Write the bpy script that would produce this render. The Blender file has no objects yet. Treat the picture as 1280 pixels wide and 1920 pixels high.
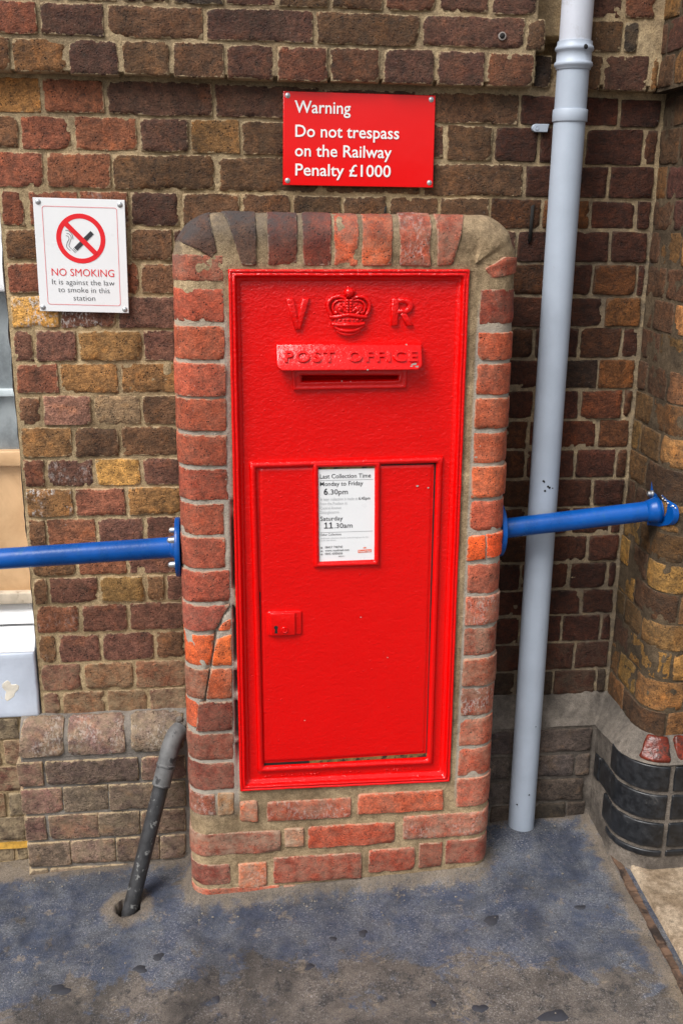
import bpy, bmesh, math, random
import numpy as np
from mathutils import Vector, Matrix

random.seed(7)
rng = np.random.RandomState(7)
scene = bpy.context.scene
col = scene.collection
R = math.radians

# ------------------------------------------------------------------ camera
cd = bpy.data.cameras.new('camera')
cam = bpy.data.objects.new('camera', cd)
col.objects.link(cam)
cd.sensor_fit = 'VERTICAL'
cd.sensor_height = 36.0
cd.lens = 1871.209 / 1920 * 36.0
cd.clip_start = 0.05
cd.clip_end = 500
f_, pit, yaw, rol = 0, 0.29364, 0.11824, 0.01131
cp, sp, cy, sy = math.cos(pit), math.sin(pit), math.cos(yaw), math.sin(yaw)
fw = Vector((sy * cp, cy * cp, -sp))
r0 = Vector((cy, -sy, 0))
u0 = r0.cross(fw)
rr = math.cos(rol) * r0 + math.sin(rol) * u0
uu = -math.sin(rol) * r0 + math.cos(rol) * u0
M = Matrix((rr, uu, -fw)).transposed().to_4x4()
M.translation = Vector((0, -2.33912, 1.58236))
cam.matrix_world = M
scene.camera = cam

# ------------------------------------------------------------------ light
SUN_EL, SUN_DIR = R(52), Vector((-0.85, -0.75, 0))
w = bpy.data.worlds.new('World')
scene.world = w
w.use_nodes = True
nt = w.node_tree
bg = nt.nodes['Background']
sky = nt.nodes.new('ShaderNodeTexSky')
sky.sky_type = 'NISHITA'
sky.sun_disc = False
sky.sun_elevation = SUN_EL
sky.sun_rotation = math.atan2(SUN_DIR.x, SUN_DIR.y)
sky.air_density = 1.0
sky.dust_density = 4.0
sky.ozone_density = 1.0
hs = nt.nodes.new('ShaderNodeHueSaturation')     # overcast: nearly colourless sky
hs.inputs['Saturation'].default_value = 0.25
nt.links.new(sky.outputs[0], hs.inputs['Color'])
nt.links.new(hs.outputs[0], bg.inputs['Color'])
bg.inputs['Strength'].default_value = 0.075
sl = bpy.data.lights.new('sun', 'SUN')
sl.energy = 1.5
sl.angle = R(30)
sl.color = (1.0, 0.975, 0.945)
so = bpy.data.objects.new('sun', sl)
col.objects.link(so)
sd = SUN_DIR.normalized() * math.cos(SUN_EL) + Vector((0, 0, math.sin(SUN_EL)))
so.rotation_euler = (-sd).to_track_quat('-Z', 'Y').to_euler()
so.location = sd * 20
vs = scene.view_settings
scene.display_settings.display_device = 'sRGB'
vs.view_transform = 'Standard'
vs.look = 'None'
vs.exposure = 1.15
vs.gamma = 1.0
vs.use_curve_mapping = False

# ------------------------------------------------------------------ helpers
def s2l(c):
    return tuple(((v / 255.0) / 12.92 if v / 255.0 <= 0.04045 else ((v / 255.0 + 0.055) / 1.055) ** 2.4) for v in c)

def vnoise(p, seed=0):
    """value noise, p (N,3) -> (N,) in -1..1"""
    i = np.floor(p).astype(np.int64)
    f = p - i
    f = f * f * (3 - 2 * f)
    def h(dx, dy, dz):
        n = (i[:, 0] + dx) * 374761393 + (i[:, 1] + dy) * 668265263 + (i[:, 2] + dz) * 1274126177 + seed * 974711
        n = (n ^ (n >> 13)) * 1103515245
        n = n ^ (n >> 16)
        return (n & 0xffff) / 32767.5 - 1.0
    x, y, z = f[:, 0], f[:, 1], f[:, 2]
    a = h(0, 0, 0) * (1 - x) + h(1, 0, 0) * x
    b = h(0, 1, 0) * (1 - x) + h(1, 1, 0) * x
    c = h(0, 0, 1) * (1 - x) + h(1, 0, 1) * x
    d = h(0, 1, 1) * (1 - x) + h(1, 1, 1) * x
    return (a * (1 - y) + b * y) * (1 - z) + (c * (1 - y) + d * y) * z

def fbm(p, scale, octaves=3, seed=0):
    t = np.zeros(len(p)); a = 1.0; s = 0.0
    for o in range(octaves):
        t += a * vnoise(p * scale * (2 ** o) + o * 17.3, seed + o)
        s += a; a *= 0.5
    return t / s

def sstep(a, b, x):
    t = np.clip((x - a) / (b - a), 0, 1)
    return t * t * (3 - 2 * t)

def empty(name, loc=(0, 0, 0), label=None, cat=None, group=None):
    o = bpy.data.objects.new(name, None)
    o.empty_display_size = 0.1
    o.location = loc
    col.objects.link(o)
    if label: o['label'] = label
    if cat: o['category'] = cat
    if group: o['group'] = group
    return o

def mesh_obj(name, verts, faces, mat, parent=None, attrs=None, color=None, smooth=True, origin='mid', sharp=None, kind=None):
    v = np.asarray(verts, dtype=float)
    c = np.zeros(3)
    if origin == 'mid':
        c = (v.min(0) + v.max(0)) / 2
    me = bpy.data.meshes.new(name)
    me.from_pydata((v - c).tolist(), [], [tuple(int(i) for i in f) for f in faces])
    if smooth:
        me.polygons.foreach_set('use_smooth', [True] * len(me.polygons))
    if sharp is not None:
        me.set_sharp_from_angle(angle=R(sharp))
    if attrs:
        for k, a in attrs.items():
            at = me.attributes.new(k, 'FLOAT', 'POINT')
            at.data.foreach_set('value', np.asarray(a, dtype=np.float32))
    if mat: me.materials.append(mat)
    me.update()
    o = bpy.data.objects.new(name, me)
    col.objects.link(o)
    o.location = c
    if parent is not None:
        o.parent = parent
        o.location = Vector(c) - parent.location
    if color is not None:
        o.color = (color[0], color[1], color[2], 1)
    if kind: o['kind'] = kind
    return o

class MB:
    """collects pieces of one mesh"""
    def __init__(s):
        s.v = []; s.f = []; s.n = 0
    def add(s, verts, faces):
        verts = np.asarray(verts, dtype=float).reshape(-1, 3)
        s.v.append(verts)
        s.f += [tuple(int(i) + s.n for i in f) for f in faces]
        s.n += len(verts)
        return s
    def build(s, name, mat, parent=None, **k):
        return mesh_obj(name, np.concatenate(s.v), s.f, mat, parent, **k)

def box(x0, x1, y0, y1, z0, z1, bev=0.0):
    bm = bmesh.new()
    bmesh.ops.create_cube(bm, size=1)
    for v in bm.verts:
        v.co = Vector((x0 + (v.co.x + .5) * (x1 - x0), y0 + (v.co.y + .5) * (y1 - y0), z0 + (v.co.z + .5) * (z1 - z0)))
    if bev:
        bmesh.ops.bevel(bm, geom=bm.edges[:], offset=bev, segments=2, affect='EDGES', profile=0.5)
    return bm_out(bm)

def bm_out(bm):
    bm.verts.index_update()
    v = [tuple(q.co) for q in bm.verts]
    f = [[q.index for q in g.verts] for g in bm.faces]
    bm.free()
    return v, f

def tube(pts, rad, n=16, caps=True):
    pts = [Vector(p) for p in pts]
    if not hasattr(rad, '__len__'): rad = [rad] * len(pts)
    V = []; F = []
    up = None
    for i, p in enumerate(pts):
        a = pts[max(i - 1, 0)]; b = pts[min(i + 1, len(pts) - 1)]
        t = (b - a)
        if t.length < 1e-9: t = Vector((0, 0, 1))
        t.normalize()
        if up is None:
            up = Vector((0, 0, 1)) if abs(t.z) < 0.9 else Vector((0, 1, 0))
        x = up.cross(t).normalized(); y = t.cross(x).normalized()
        up = y
        for k in range(n):
            an = 2 * math.pi * k / n
            V.append(tuple(p + (x * math.cos(an) + y * math.sin(an)) * rad[i]))
    for i in range(len(pts) - 1):
        for k in range(n):
            F.append((i * n + k, i * n + (k + 1) % n, (i + 1) * n + (k + 1) % n, (i + 1) * n + k))
    if caps:
        F.append(tuple(range(n))[::-1]); F.append(tuple((len(pts) - 1) * n + k for k in range(n)))
    return V, F

def lathe(prof, origin, axis, n=24):
    """prof = [(radius, along axis)]"""
    ax = Vector(axis).normalized()
    u = ax.orthogonal().normalized(); v = ax.cross(u)
    V = []; F = []
    o = Vector(origin)
    for r, h in prof:
        for k in range(n):
            a = 2 * math.pi * k / n
            V.append(tuple(o + ax * h + (u * math.cos(a) + v * math.sin(a)) * r))
    for i in range(len(prof) - 1):
        for k in range(n):
            F.append((i * n + k, i * n + (k + 1) % n, (i + 1) * n + (k + 1) % n, (i + 1) * n + k))
    F.append(tuple(range(n))[::-1]); F.append(tuple((len(prof) - 1) * n + k for k in range(n)))
    return V, F

def ball(c, r, seg=10, ring=7):
    """ellipsoid with radii r (3)"""
    V = []; F = []
    for i in range(ring + 1):
        th = math.pi * i / ring
        for k in range(seg):
            a = 2 * math.pi * k / seg
            V.append((c[0] + r[0] * math.sin(th) * math.cos(a), c[1] + r[1] * math.sin(th) * math.sin(a), c[2] + r[2] * math.cos(th)))
    for i in range(ring):
        for k in range(seg):
            F.append((i * seg + k, i * seg + (k + 1) % seg, (i + 1) * seg + (k + 1) % seg, (i + 1) * seg + k))
    return V, F

def bez(pts, n=10):
    """smooth polyline through 2-D or 3-D points (Catmull-Rom)"""
    P = [np.array(p, float) for p in pts]
    P = [2 * P[0] - P[1]] + P + [2 * P[-1] - P[-2]]
    out = []
    for i in range(1, len(P) - 2):
        for k in range(n):
            t = k / n
            out.append(0.5 * ((2 * P[i]) + (-P[i - 1] + P[i + 1]) * t + (2 * P[i - 1] - 5 * P[i] + 4 * P[i + 1] - P[i + 2]) * t * t + (-P[i - 1] + 3 * P[i] - 3 * P[i + 1] + P[i + 2]) * t ** 3))
    out.append(P[-2])
    return out

def outline_plaque(pts, rows, y, tilt=None):
    """pts: closed outline [(x,z)] ccw or cw; rows: [(inset, out)] from back to front; last ring is filled.
    world y = y - out"""
    P = np.array(pts, float); n = len(P)
    d1 = P - np.roll(P, 1, 0); d2 = np.roll(P, -1, 0) - P
    area = np.sum(P[:, 0] * np.roll(P[:, 1], -1) - np.roll(P[:, 0], -1) * P[:, 1])
    sg = 1 if area > 0 else -1
    n1 = np.stack([-d1[:, 1], d1[:, 0]], 1) * sg; n2 = np.stack([-d2[:, 1], d2[:, 0]], 1) * sg
    n1 /= np.linalg.norm(n1, axis=1)[:, None] + 1e-12; n2 /= np.linalg.norm(n2, axis=1)[:, None] + 1e-12
    m = n1 + n2; m /= (np.sum(m * m, 1) / 2)[:, None].clip(0.3)
    V = []; F = []
    for ins, out in rows:
        Q = P + m * ins
        for q in Q:
            yy = y - out - (tilt(q[1]) if tilt else 0)
            V.append((q[0], yy, q[1]))
    for i in range(len(rows) - 1):
        for k in range(n):
            F.append((i * n + k, i * n + (k + 1) % n, (i + 1) * n + (k + 1) % n, (i + 1) * n + k))
    last = [(len(rows) - 1) * n + k for k in range(n)]
    F.append(tuple(last)); F.append(tuple(range(n))[::-1])
    if sg > 0: pass
    return V, F

def rrect(x0, x1, z0, z1, r, n=5, corners=(1, 1, 1, 1)):
    """rounded rectangle outline, ccw in x,z; corners bl, br, tr, tl"""
    out = []
    for (cx, cz, a0, on) in ((x0, z0, 180, corners[0]), (x1, z0, 270, corners[1]), (x1, z1, 0, corners[2]), (x0, z1, 90, corners[3])):
        if not on:
            out.append((cx, cz)); continue
        ox = cx + r if cx == x0 else cx - r
        oz = cz + r if cz == z0 else cz - r
        for k in range(n + 1):
            a = R(a0 + 90 * k / n)
            out.append((ox + r * math.cos(a), oz + r * math.sin(a)))
    return out

def sweep_quad(quad, prof, y, sub=24, wob=0.0, seed=0):
    """moulding swept round a quad (TL,TR,BL,BR in x,z); prof = [(inset, out)]"""
    tl, tr, bl, br = [np.array(q, float) for q in quad]
    ring_pts = [(bl, br), (br, tr), (tr, tl), (tl, bl)]
    inw = {0: ((1, 1), (-1, 1)), 1: ((-1, 1), (-1, -1)), 2: ((-1, -1), (1, -1)), 3: ((1, -1), (1, 1))}
    V = []; F = []
    n = 4 * sub
    for ins, out in prof:
        for e, (a, b) in enumerate(ring_pts):
            ia, ib = inw[e]
            A = a + np.array(ia) * ins; B = b + np.array(ib) * ins
            for k in range(sub):
                t = k / sub
                q = A * (1 - t) + B * t
                V.append((q[0], y - out, q[1]))
    V = np.array(V)
    if wob:
        m = fbm(V, 45, 2, seed) * wob
        V[:, 1] += m
        V[:, 0] += fbm(V, 38, 2, seed + 5) * wob * .6
        V[:, 2] += fbm(V, 38, 2, seed + 9) * wob * .6
    for i in range(len(prof) - 1):
        for k in range(n):
            F.append((i * n + k, i * n + (k + 1) % n, (i + 1) * n + (k + 1) % n, (i + 1) * n + k))
    return V, F

def grid(xs, zs):
    X, Z = np.meshgrid(xs, zs)
    nx, nz = len(xs), len(zs)
    i = np.arange(nx * nz).reshape(nz, nx)
    F = np.stack([i[:-1, :-1], i[:-1, 1:], i[1:, 1:], i[1:, :-1]], -1).reshape(-1, 4)
    return X.ravel(), Z.ravel(), F

# ---- text: one flat mesh fitted to a box
def text_mesh(s, width, cap, off=0.0, ext=0.0, bev=0.0, spacing=1.0):
    cu = bpy.data.curves.new('t', 'FONT')
    cu.body = s; cu.size = 1; cu.offset = off; cu.extrude = 0.0 if not ext else 0.5
    cu.bevel_depth = bev; cu.bevel_resolution = 1; cu.resolution_u = 3
    cu.space_character = spacing
    ob = bpy.data.objects.new('t', cu)
    me = bpy.data.meshes.new_from_object(ob)
    n = len(me.vertices)
    v = np.zeros(n * 3); me.vertices.foreach_get('co', v); v = v.reshape(-1, 3)
    f = [tuple(p.vertices) for p in me.polygons]
    bpy.data.objects.remove(ob); bpy.data.curves.remove(cu); bpy.data.meshes.remove(me)
    x0, x1 = v[:, 0].min(), v[:, 0].max()
    v[:, 0] = (v[:, 0] - x0) * (width / (x1 - x0))
    v[:, 1] *= cap / CAPH
    zr = max(v[:, 2].max() - v[:, 2].min(), 1e-9)
    v[:, 2] = (v[:, 2] - v[:, 2].min()) / zr * ext if ext else 0
    return v, f
_c = bpy.data.curves.new('t', 'FONT'); _c.body = 'H'; _c.size = 1
_o = bpy.data.objects.new('t', _c); _m = bpy.data.meshes.new_from_object(_o)
CAPH = max(q.co.y for q in _m.vertices)
bpy.data.objects.remove(_o); bpy.data.curves.remove(_c); bpy.data.meshes.remove(_m)

# ------------------------------------------------------------------ materials
class NT:
    def __init__(s, name):
        s.m = bpy.data.materials.new(name); s.m.use_nodes = True
        s.t = s.m.node_tree; s.t.nodes.clear()
        s.out = s.n('ShaderNodeOutputMaterial'); s.b = s.n('ShaderNodeBsdfPrincipled')
        s.l(s.b.outputs[0], s.out.inputs[0])
    def n(s, t, **k):
        q = s.t.nodes.new(t)
        for a, b in k.items(): setattr(q, a, b)
        return q
    def l(s, a, b): s.t.links.new(a, b)
    def put(s, sock, v):
        if hasattr(v, 'links') or hasattr(v, 'is_output'): s.l(v, sock)
        else: sock.default_value = v
    def math(s, op, a, b=0.0, c=None, clamp=False):
        q = s.n('ShaderNodeMath', operation=op, use_clamp=clamp)
        s.put(q.inputs[0], a); s.put(q.inputs[1], b)
        if c is not None: s.put(q.inputs[2], c)
        return q.outputs[0]
    def mix(s, f, a, b, blend='MIX'):
        q = s.n('ShaderNodeMix', data_type='RGBA', blend_type=blend)
        s.put(q.inputs[0], f)
        for i, v in ((6, a), (7, b)):
            if isinstance(v, tuple): v = (v[0], v[1], v[2], 1)
            s.put(q.inputs[i], v)
        return q.outputs[2]
    def noise(s, vec, scale, detail=3, rough=.55, dist=0.0):
        q = s.n('ShaderNodeTexNoise'); s.l(vec, q.inputs['Vector'])
        q.inputs['Scale'].default_value = scale; q.inputs['Detail'].default_value = detail
        q.inputs['Roughness'].default_value = rough; q.inputs['Distortion'].default_value = dist
        return q.outputs[0]
    def vor(s, vec, scale, rnd=1.0):
        q = s.n('ShaderNodeTexVoronoi'); s.l(vec, q.inputs['Vector'])
        q.inputs['Scale'].default_value = scale; q.inputs['Randomness'].default_value = rnd
        return q.outputs['Distance']
    def ramp(s, x, a, b, lo=0.0, hi=1.0):
        q = s.n('ShaderNodeMapRange', interpolation_type='SMOOTHSTEP')
        s.put(q.inputs[0], x)
        for i, v in ((1, a), (2, b), (3, lo), (4, hi)): s.put(q.inputs[i], v)
        return q.outputs[0]
    def attr(s, name):
        q = s.n('ShaderNodeAttribute', attribute_name=name); return q.outputs['Fac']
    def vscale(s, vec, sc):
        q = s.n('ShaderNodeVectorMath', operation='MULTIPLY'); s.l(vec, q.inputs[0]); q.inputs[1].default_value = sc
        return q.outputs[0]
    def bump(s, h, strength=.5, dist=.003, nrm=None):
        q = s.n('ShaderNodeBump'); s.l(h, q.inputs['Height'])
        q.inputs['Strength'].default_value = strength; q.inputs['Distance'].default_value = dist
        if nrm is not None: s.l(nrm, q.inputs['Normal'])
        return q.outputs[0]
    def base(s, c):
        if isinstance(c, tuple): c = (c[0], c[1], c[2], 1)
        s.put(s.b.inputs['Base Color'], c)
    def rough(s, v): s.put(s.b.inputs['Roughness'], v)
    def spec(s, v): s.put(s.b.inputs['Specular IOR Level'], v)
    def normal(s, v): s.l(v, s.b.inputs['Normal'])

def mat_brick(name, mortar_c, fleck=0.5, dark=0.55, relief=1.0, smear=0.6, char=1.0, CR=.95, con=.85):
    t = NT(name)
    tc = t.n('ShaderNodeTexCoord'); oi = t.n('ShaderNodeObjectInfo')
    cv = t.n('ShaderNodeCombineXYZ')
    for i, k in enumerate((37.0, 71.0, 53.0)):
        t.l(t.math('MULTIPLY', oi.outputs['Random'], k), cv.inputs[i])
    va = t.n('ShaderNodeVectorMath', operation='ADD'); t.l(tc.outputs['Object'], va.inputs[0]); t.l(cv.outputs[0], va.inputs[1])
    v = va.outputs[0]
    base = oi.outputs['Color']
    n1 = t.noise(v, 13, 4, .6, .6); n1b = t.noise(v, 21, 4, .6, .4); n2 = t.noise(v, 70, 5, .65); n3 = t.noise(v, 330, 3, .6)
    c = t.mix(t.math('MULTIPLY', t.ramp(n1, .50, .70), dark), base, t.mix(1.0, base, (.30, .31, .36), 'MULTIPLY'))
    warm = t.mix(1.0, base, (1.5, 1.28, .98), 'MULTIPLY')
    c = t.mix(t.math('MULTIPLY', t.ramp(n1b, .52, .72), .75 * char), c, warm)
    c = t.mix(1.0, c, t.mix(t.ramp(n2, .25, .75), (1 - .60 * con, 1 - .60 * con, 1 - .58 * con), (1 + .60 * con, 1 + .57 * con, 1 + .50 * con)), 'MULTIPLY')
    c = t.mix(1.0, c, t.mix(t.ramp(n3, .3, .7), (.66, .66, .66), (1.36, 1.36, 1.36)), 'MULTIPLY')
    pos = t.n('ShaderNodeNewGeometry').outputs['Position']
    c = t.mix(1.0, c, t.mix(t.ramp(t.noise(pos, 2.6, 5, .66, .5), .36, .62), (.60, .60, .61), (1.12, 1.10, 1.08)), 'MULTIPLY')
    # pits / iron spots
    gate = t.ramp(t.noise(v, 45, 2), .45, .6)
    vd = t.vor(v, 150)
    pit = t.math('MULTIPLY', t.ramp(vd, .30, .12), gate)
    c = t.mix(t.math('MULTIPLY', pit, .85), c, (.018, .014, .013))
    # white flecks and scuffs
    fl = t.math('MULTIPLY', t.ramp(t.noise(t.vscale(v, (1, 1, .7)), 190, 3, .7), .66, .74), t.ramp(t.noise(v, 17, 2), .50, .66))
    c = t.mix(t.math('MULTIPLY', fl, fleck), c, (.52, .47, .42))
    wh = t.math('MULTIPLY', t.attr('white'), t.math('MULTIPLY', t.ramp(t.noise(t.vscale(v, (1.5, 1, .8)), 95, 5, .7, .5), .50, .60), t.ramp(t.noise(v, 18, 3), .42, .58)))
    c = t.mix(t.math('MULTIPLY', wh, .85), c, (.62, .58, .54))
    # mortar rubbed over the edges
    ed = t.attr('edge')
    en = t.math('ADD', ed, t.math('MULTIPLY', t.math('SUBTRACT', t.noise(v, 75, 4, .7), .5), 1.3))
    sm = t.math('MULTIPLY', t.ramp(en, .20, .06), smear)
    dust = t.attr('dust')
    dn = t.math('MULTIPLY', dust, t.ramp(t.noise(v, 26, 5, .7), .30, .68))
    c = t.mix(t.math('MAXIMUM', sm, t.math('MULTIPLY', dn, .8)), c, mortar_c)
    soot_shade = t.math('MULTIPLY', t.attr('soot_shade'), t.ramp(t.noise(v, 30, 5, .7), .25, .6))
    c = t.mix(t.math('MULTIPLY', soot_shade, .85), c, (.055, .050, .050))
    t.base(c)
    t.rough(t.ramp(n2, .2, .8, .72, .95)); t.spec(.3)
    crease = t.noise(t.vscale(v, (.8, .8, 1.45)), 44, 5, .72, 1.6)
    h = t.math('ADD', t.math('MULTIPLY', crease, CR), t.math('MULTIPLY', n2, .8))
    h = t.math('ADD', h, t.math('MULTIPLY', n3, .30))
    h = t.math('SUBTRACT', h, t.math('MULTIPLY', pit, .55))
    t.normal(t.bump(h, 1.0, .0040 * relief))
    return t.m

def mat_mortar(name, light, darkc, grime=.5):
    t = NT(name)
    g = t.n('ShaderNodeNewGeometry'); v = g.outputs['Position']
    stain = t.mix(t.ramp(t.noise(v, 2.6, 5, .66, .5), .36, .62), (.68, .67, .66), (1.08, 1.07, 1.05))
    n1 = t.noise(v, 9, 5, .65); n2 = t.noise(v, 70, 5, .7); n3 = t.noise(v, 420, 3, .6)
    c = t.mix(1.0, t.mix(t.ramp(n1, .38, .66), light, darkc), stain, 'MULTIPLY')
    c = t.mix(1.0, c, t.mix(t.ramp(n2, .25, .75), (.68, .67, .66), (1.25, 1.25, 1.25)), 'MULTIPLY')
    c = t.mix(1.0, c, t.mix(t.ramp(n3, .3, .7), (.75, .74, .72), (1.25, 1.25, 1.25)), 'MULTIPLY')
    c = t.mix(t.math('MULTIPLY', t.ramp(t.noise(v, 22, 4, .7, .5), .60, .74), grime), c, (.06, .05, .04))
    pale = t.attr('pale')
    c = t.mix(t.math('MULTIPLY', pale, t.ramp(n2, .2, .5, .5, 1.0)), c, (.40, .37, .33))
    soot_shade = t.math('MULTIPLY', t.attr('soot_shade'), t.ramp(t.noise(v, 30, 5, .7), .2, .6))
    c = t.mix(t.math('MULTIPLY', soot_shade, .7), c, (.09, .08, .075))
    t.base(c); t.rough(.95); t.spec(.2)
    h = t.math('ADD', t.math('MULTIPLY', n2, 1.0), t.math('MULTIPLY', n3, .55))
    t.normal(t.bump(h, .8, .004))
    return t.m

def mat_plain(name, c, rough=.4, noise=.12, scale=40, bump=.0, bscale=200, metal=0.0, spec=.5, grime=None, gs=14, gth=(.58, .75), detail=4):
    t = NT(name)
    tc = t.n('ShaderNodeTexCoord'); v = tc.outputs['Object']
    n = t.noise(v, scale, detail, .6)
    k0, k1 = 1 - noise, 1 + noise
    cc = t.mix(1.0, c, t.mix(t.ramp(n, .3, .7), (k0, k0, k0), (k1, k1, k1)), 'MULTIPLY')
    if grime:
        cc = t.mix(t.ramp(t.noise(v, gs, 6, .72, .4), gth[0], gth[1]), cc, grime)
    t.base(cc); t.rough(t.ramp(n, .3, .7, rough * .85, min(1, rough * 1.15)))
    t.spec(spec); t.b.inputs['Metallic'].default_value = metal
    if bump:
        t.normal(t.bump(t.noise(v, bscale, 3, .6), .6, bump))
    return t.m

def mat_redpaint():
    t = NT('red_gloss_paint')
    g = t.n('ShaderNodeNewGeometry'); v = g.outputs['Position']
    n = t.noise(v, 5, 3)
    t.base(t.mix(n, (.66, .0008, .0008), (.74, .0012, .001)))
    t.rough(t.ramp(t.noise(v, 20, 4), .3, .7, .07, .13)); t.spec(.48)
    br = t.noise(t.vscale(v, (.85, 1, 1.25)), 100, 4, .6, .5)
    h = t.math('ADD', br, t.math('MULTIPLY', t.noise(v, 190, 3, .6), .45))
    drip = t.ramp(t.vor(v, 34), .10, .02)
    h = t.math('ADD', h, t.math('MULTIPLY', drip, .6))
    sx = t.n('ShaderNodeSeparateXYZ'); t.l(v, sx.inputs[0])
    h = t.math('MULTIPLY', h, t.ramp(sx.outputs[2], 1.325, 1.44, .95, 1.9))     # thicker brushed paint near the top
    t.normal(t.bump(h, .55, .0028))
    return t.m

RED = mat_redpaint()
TAN = s2l((186, 165, 130)); TAND = s2l((156, 135, 104))
BRICK = mat_brick('stock_brick', TAN, fleck=.55)
BRICKR = mat_brick('red_brick', s2l((176, 160, 136)), fleck=.7, dark=.40, relief=.75, smear=.5, char=.5, CR=.5, con=.62)
BRICKD = mat_brick('grimy_shaded_brick', s2l((92, 80, 66)), fleck=.3, smear=.4)  # darker smear carries both grime and shade in its colour
MORTAR = mat_mortar('lime_mortar', TAN, TAND)
MORTAR2 = mat_mortar('cement_pointing', s2l((172, 151, 120)), s2l((140, 120, 94)), .4)
CEMENT = mat_mortar('cement_render', s2l((124, 116, 107)), s2l((92, 84, 78)), .5)
CEMENTD = mat_mortar('grimy_cement', s2l((112, 104, 96)), s2l((74, 68, 63)), .55)
MORTARD = mat_mortar('grimy_mortar', s2l((96, 82, 65)), s2l((70, 60, 48)), .6)
BLACKTILE = mat_plain('black_glaze', (.013, .014, .016), .38, .5, 60, .0012, 60, grime=(.10, .095, .09), gs=30, gth=(.56, .80))
REDTILE = mat_plain('red_glaze', (.15, .022, .010), .25, .6, 40, .004, 60, spec=.3, grime=(.03, .016, .012), gs=40, gth=(.44, .62))
BLUE = mat_plain('blue_paint', (.001, .066, .29), .30, .18, 14, .0008, 80, spec=.35, grime=(.010, .09, .26), gs=30, gth=(.56, .72))
PIPE = mat_plain('grey_upvc', s2l((162, 172, 185)), .45, .05, 10, .0002, 300, grime=s2l((140, 140, 142)), gs=30, gth=(.62, .85))
WHITE = mat_plain('white_paint', (.80, .80, .80), .45, .06, 18, .002, 40, grime=(.45, .42, .37), gs=26, gth=(.66, .80))
SILLBLUE = mat_plain('pale_blue_paint', (.60, .66, .76), .5, .06, 12, .003, 26, grime=(.62, .57, .47), gs=9, gth=(.66, .70))
SIGNW = mat_plain('white_sign', (.80, .81, .82), .3, .02, 8)
SIGNR = mat_plain('red_enamel', (.76, .002, .003), .10, .03, 4, .0006, 9)
INKW = mat_plain('white_ink', (.85, .84, .84), .3, .02, 9)
INKR = mat_plain('red_ink', (.75, .012, .02), .4, .03, 9)
INKK = mat_plain('black_ink', (.035, .036, .042), .45, .05, 9)
INKG = mat_plain('grey_ink', (.34, .34, .35), .5, .05, 9)
INKL = mat_plain('faded_ink', (.52, .53, .54), .5, .05, 9)
INKO = mat_plain('orange_ink', (.78, .16, .08), .5, .05, 9)
STEEL = mat_plain('zinc_steel', (.55, .56, .57), .35, .15, 60, .0005, 150, metal=.9)
DARK = mat_plain('dark_void', (.008, .007, .006), .9, .2, 30)
TANWOOD = mat_plain('tan_board', s2l((205, 168, 126)), .5, .08, 6, .0006, 40, grime=s2l((184, 146, 106)), gs=5, gth=(.45, .7))
GLASS = mat_plain('grey_glass', (.17, .19, .20), .08, .35, 5, .0, spec=.6, grime=(.30, .33, .34), gs=4, gth=(.5, .7))  # grey reflection painted into the pane colour
OCHRE = mat_plain('worn_ochre', s2l((120, 92, 50)), .8, .4, 60, .002, 100, grime=(.02, .015, .01), gs=40, gth=(.5, .6))
YELLOW = mat_plain('yellow_line_paint', s2l((196, 150, 60)), .8, .25, 60, .003, 90, grime=s2l((95, 78, 60)), gs=40, gth=(.58, .7))
LEAD = mat_plain('flaking_pipe_paint', s2l((92, 92, 92)), .6, .2, 50, .0015, 70, grime=(.022, .022, .024), gs=22, gth=(.56, .60))
LEADB = mat_plain('black_pipe_paint', (.026, .026, .028), .5, .3, 50, .002, 60, grime=s2l((112, 112, 110)), gs=38, gth=(.56, .61))

# ------------------------------------------------------------------ brick builder
PAL = {k: s2l(v) for k, v in dict(p=(98, 60, 51), r=(124, 74, 54), b=(110, 76, 52), o=(146, 104, 60), y=(184, 138, 72), d=(64, 54, 50),
       k=(168, 118, 98), c=(160, 130, 98), g=(128, 94, 54), m=(156, 138, 112), e=(68, 54, 44)).items()}

def tint(c, j=.10):
    f = 1 + random.uniform(-j, j)
    return tuple(max(.004, v * f * (1 + random.uniform(-.05, .05))) for v in c)

def tline(L, r, step):
    r = min(r, L * .3)
    e = [0, r * .12, r * .35, r * .65, r]
    n = max(2, int(round((L - 2 * r) / step)))
    mid = list(np.linspace(r, L - r, n + 1))[1:-1]
    return np.array(e + mid + [L - q for q in e[::-1]]) / L

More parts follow.
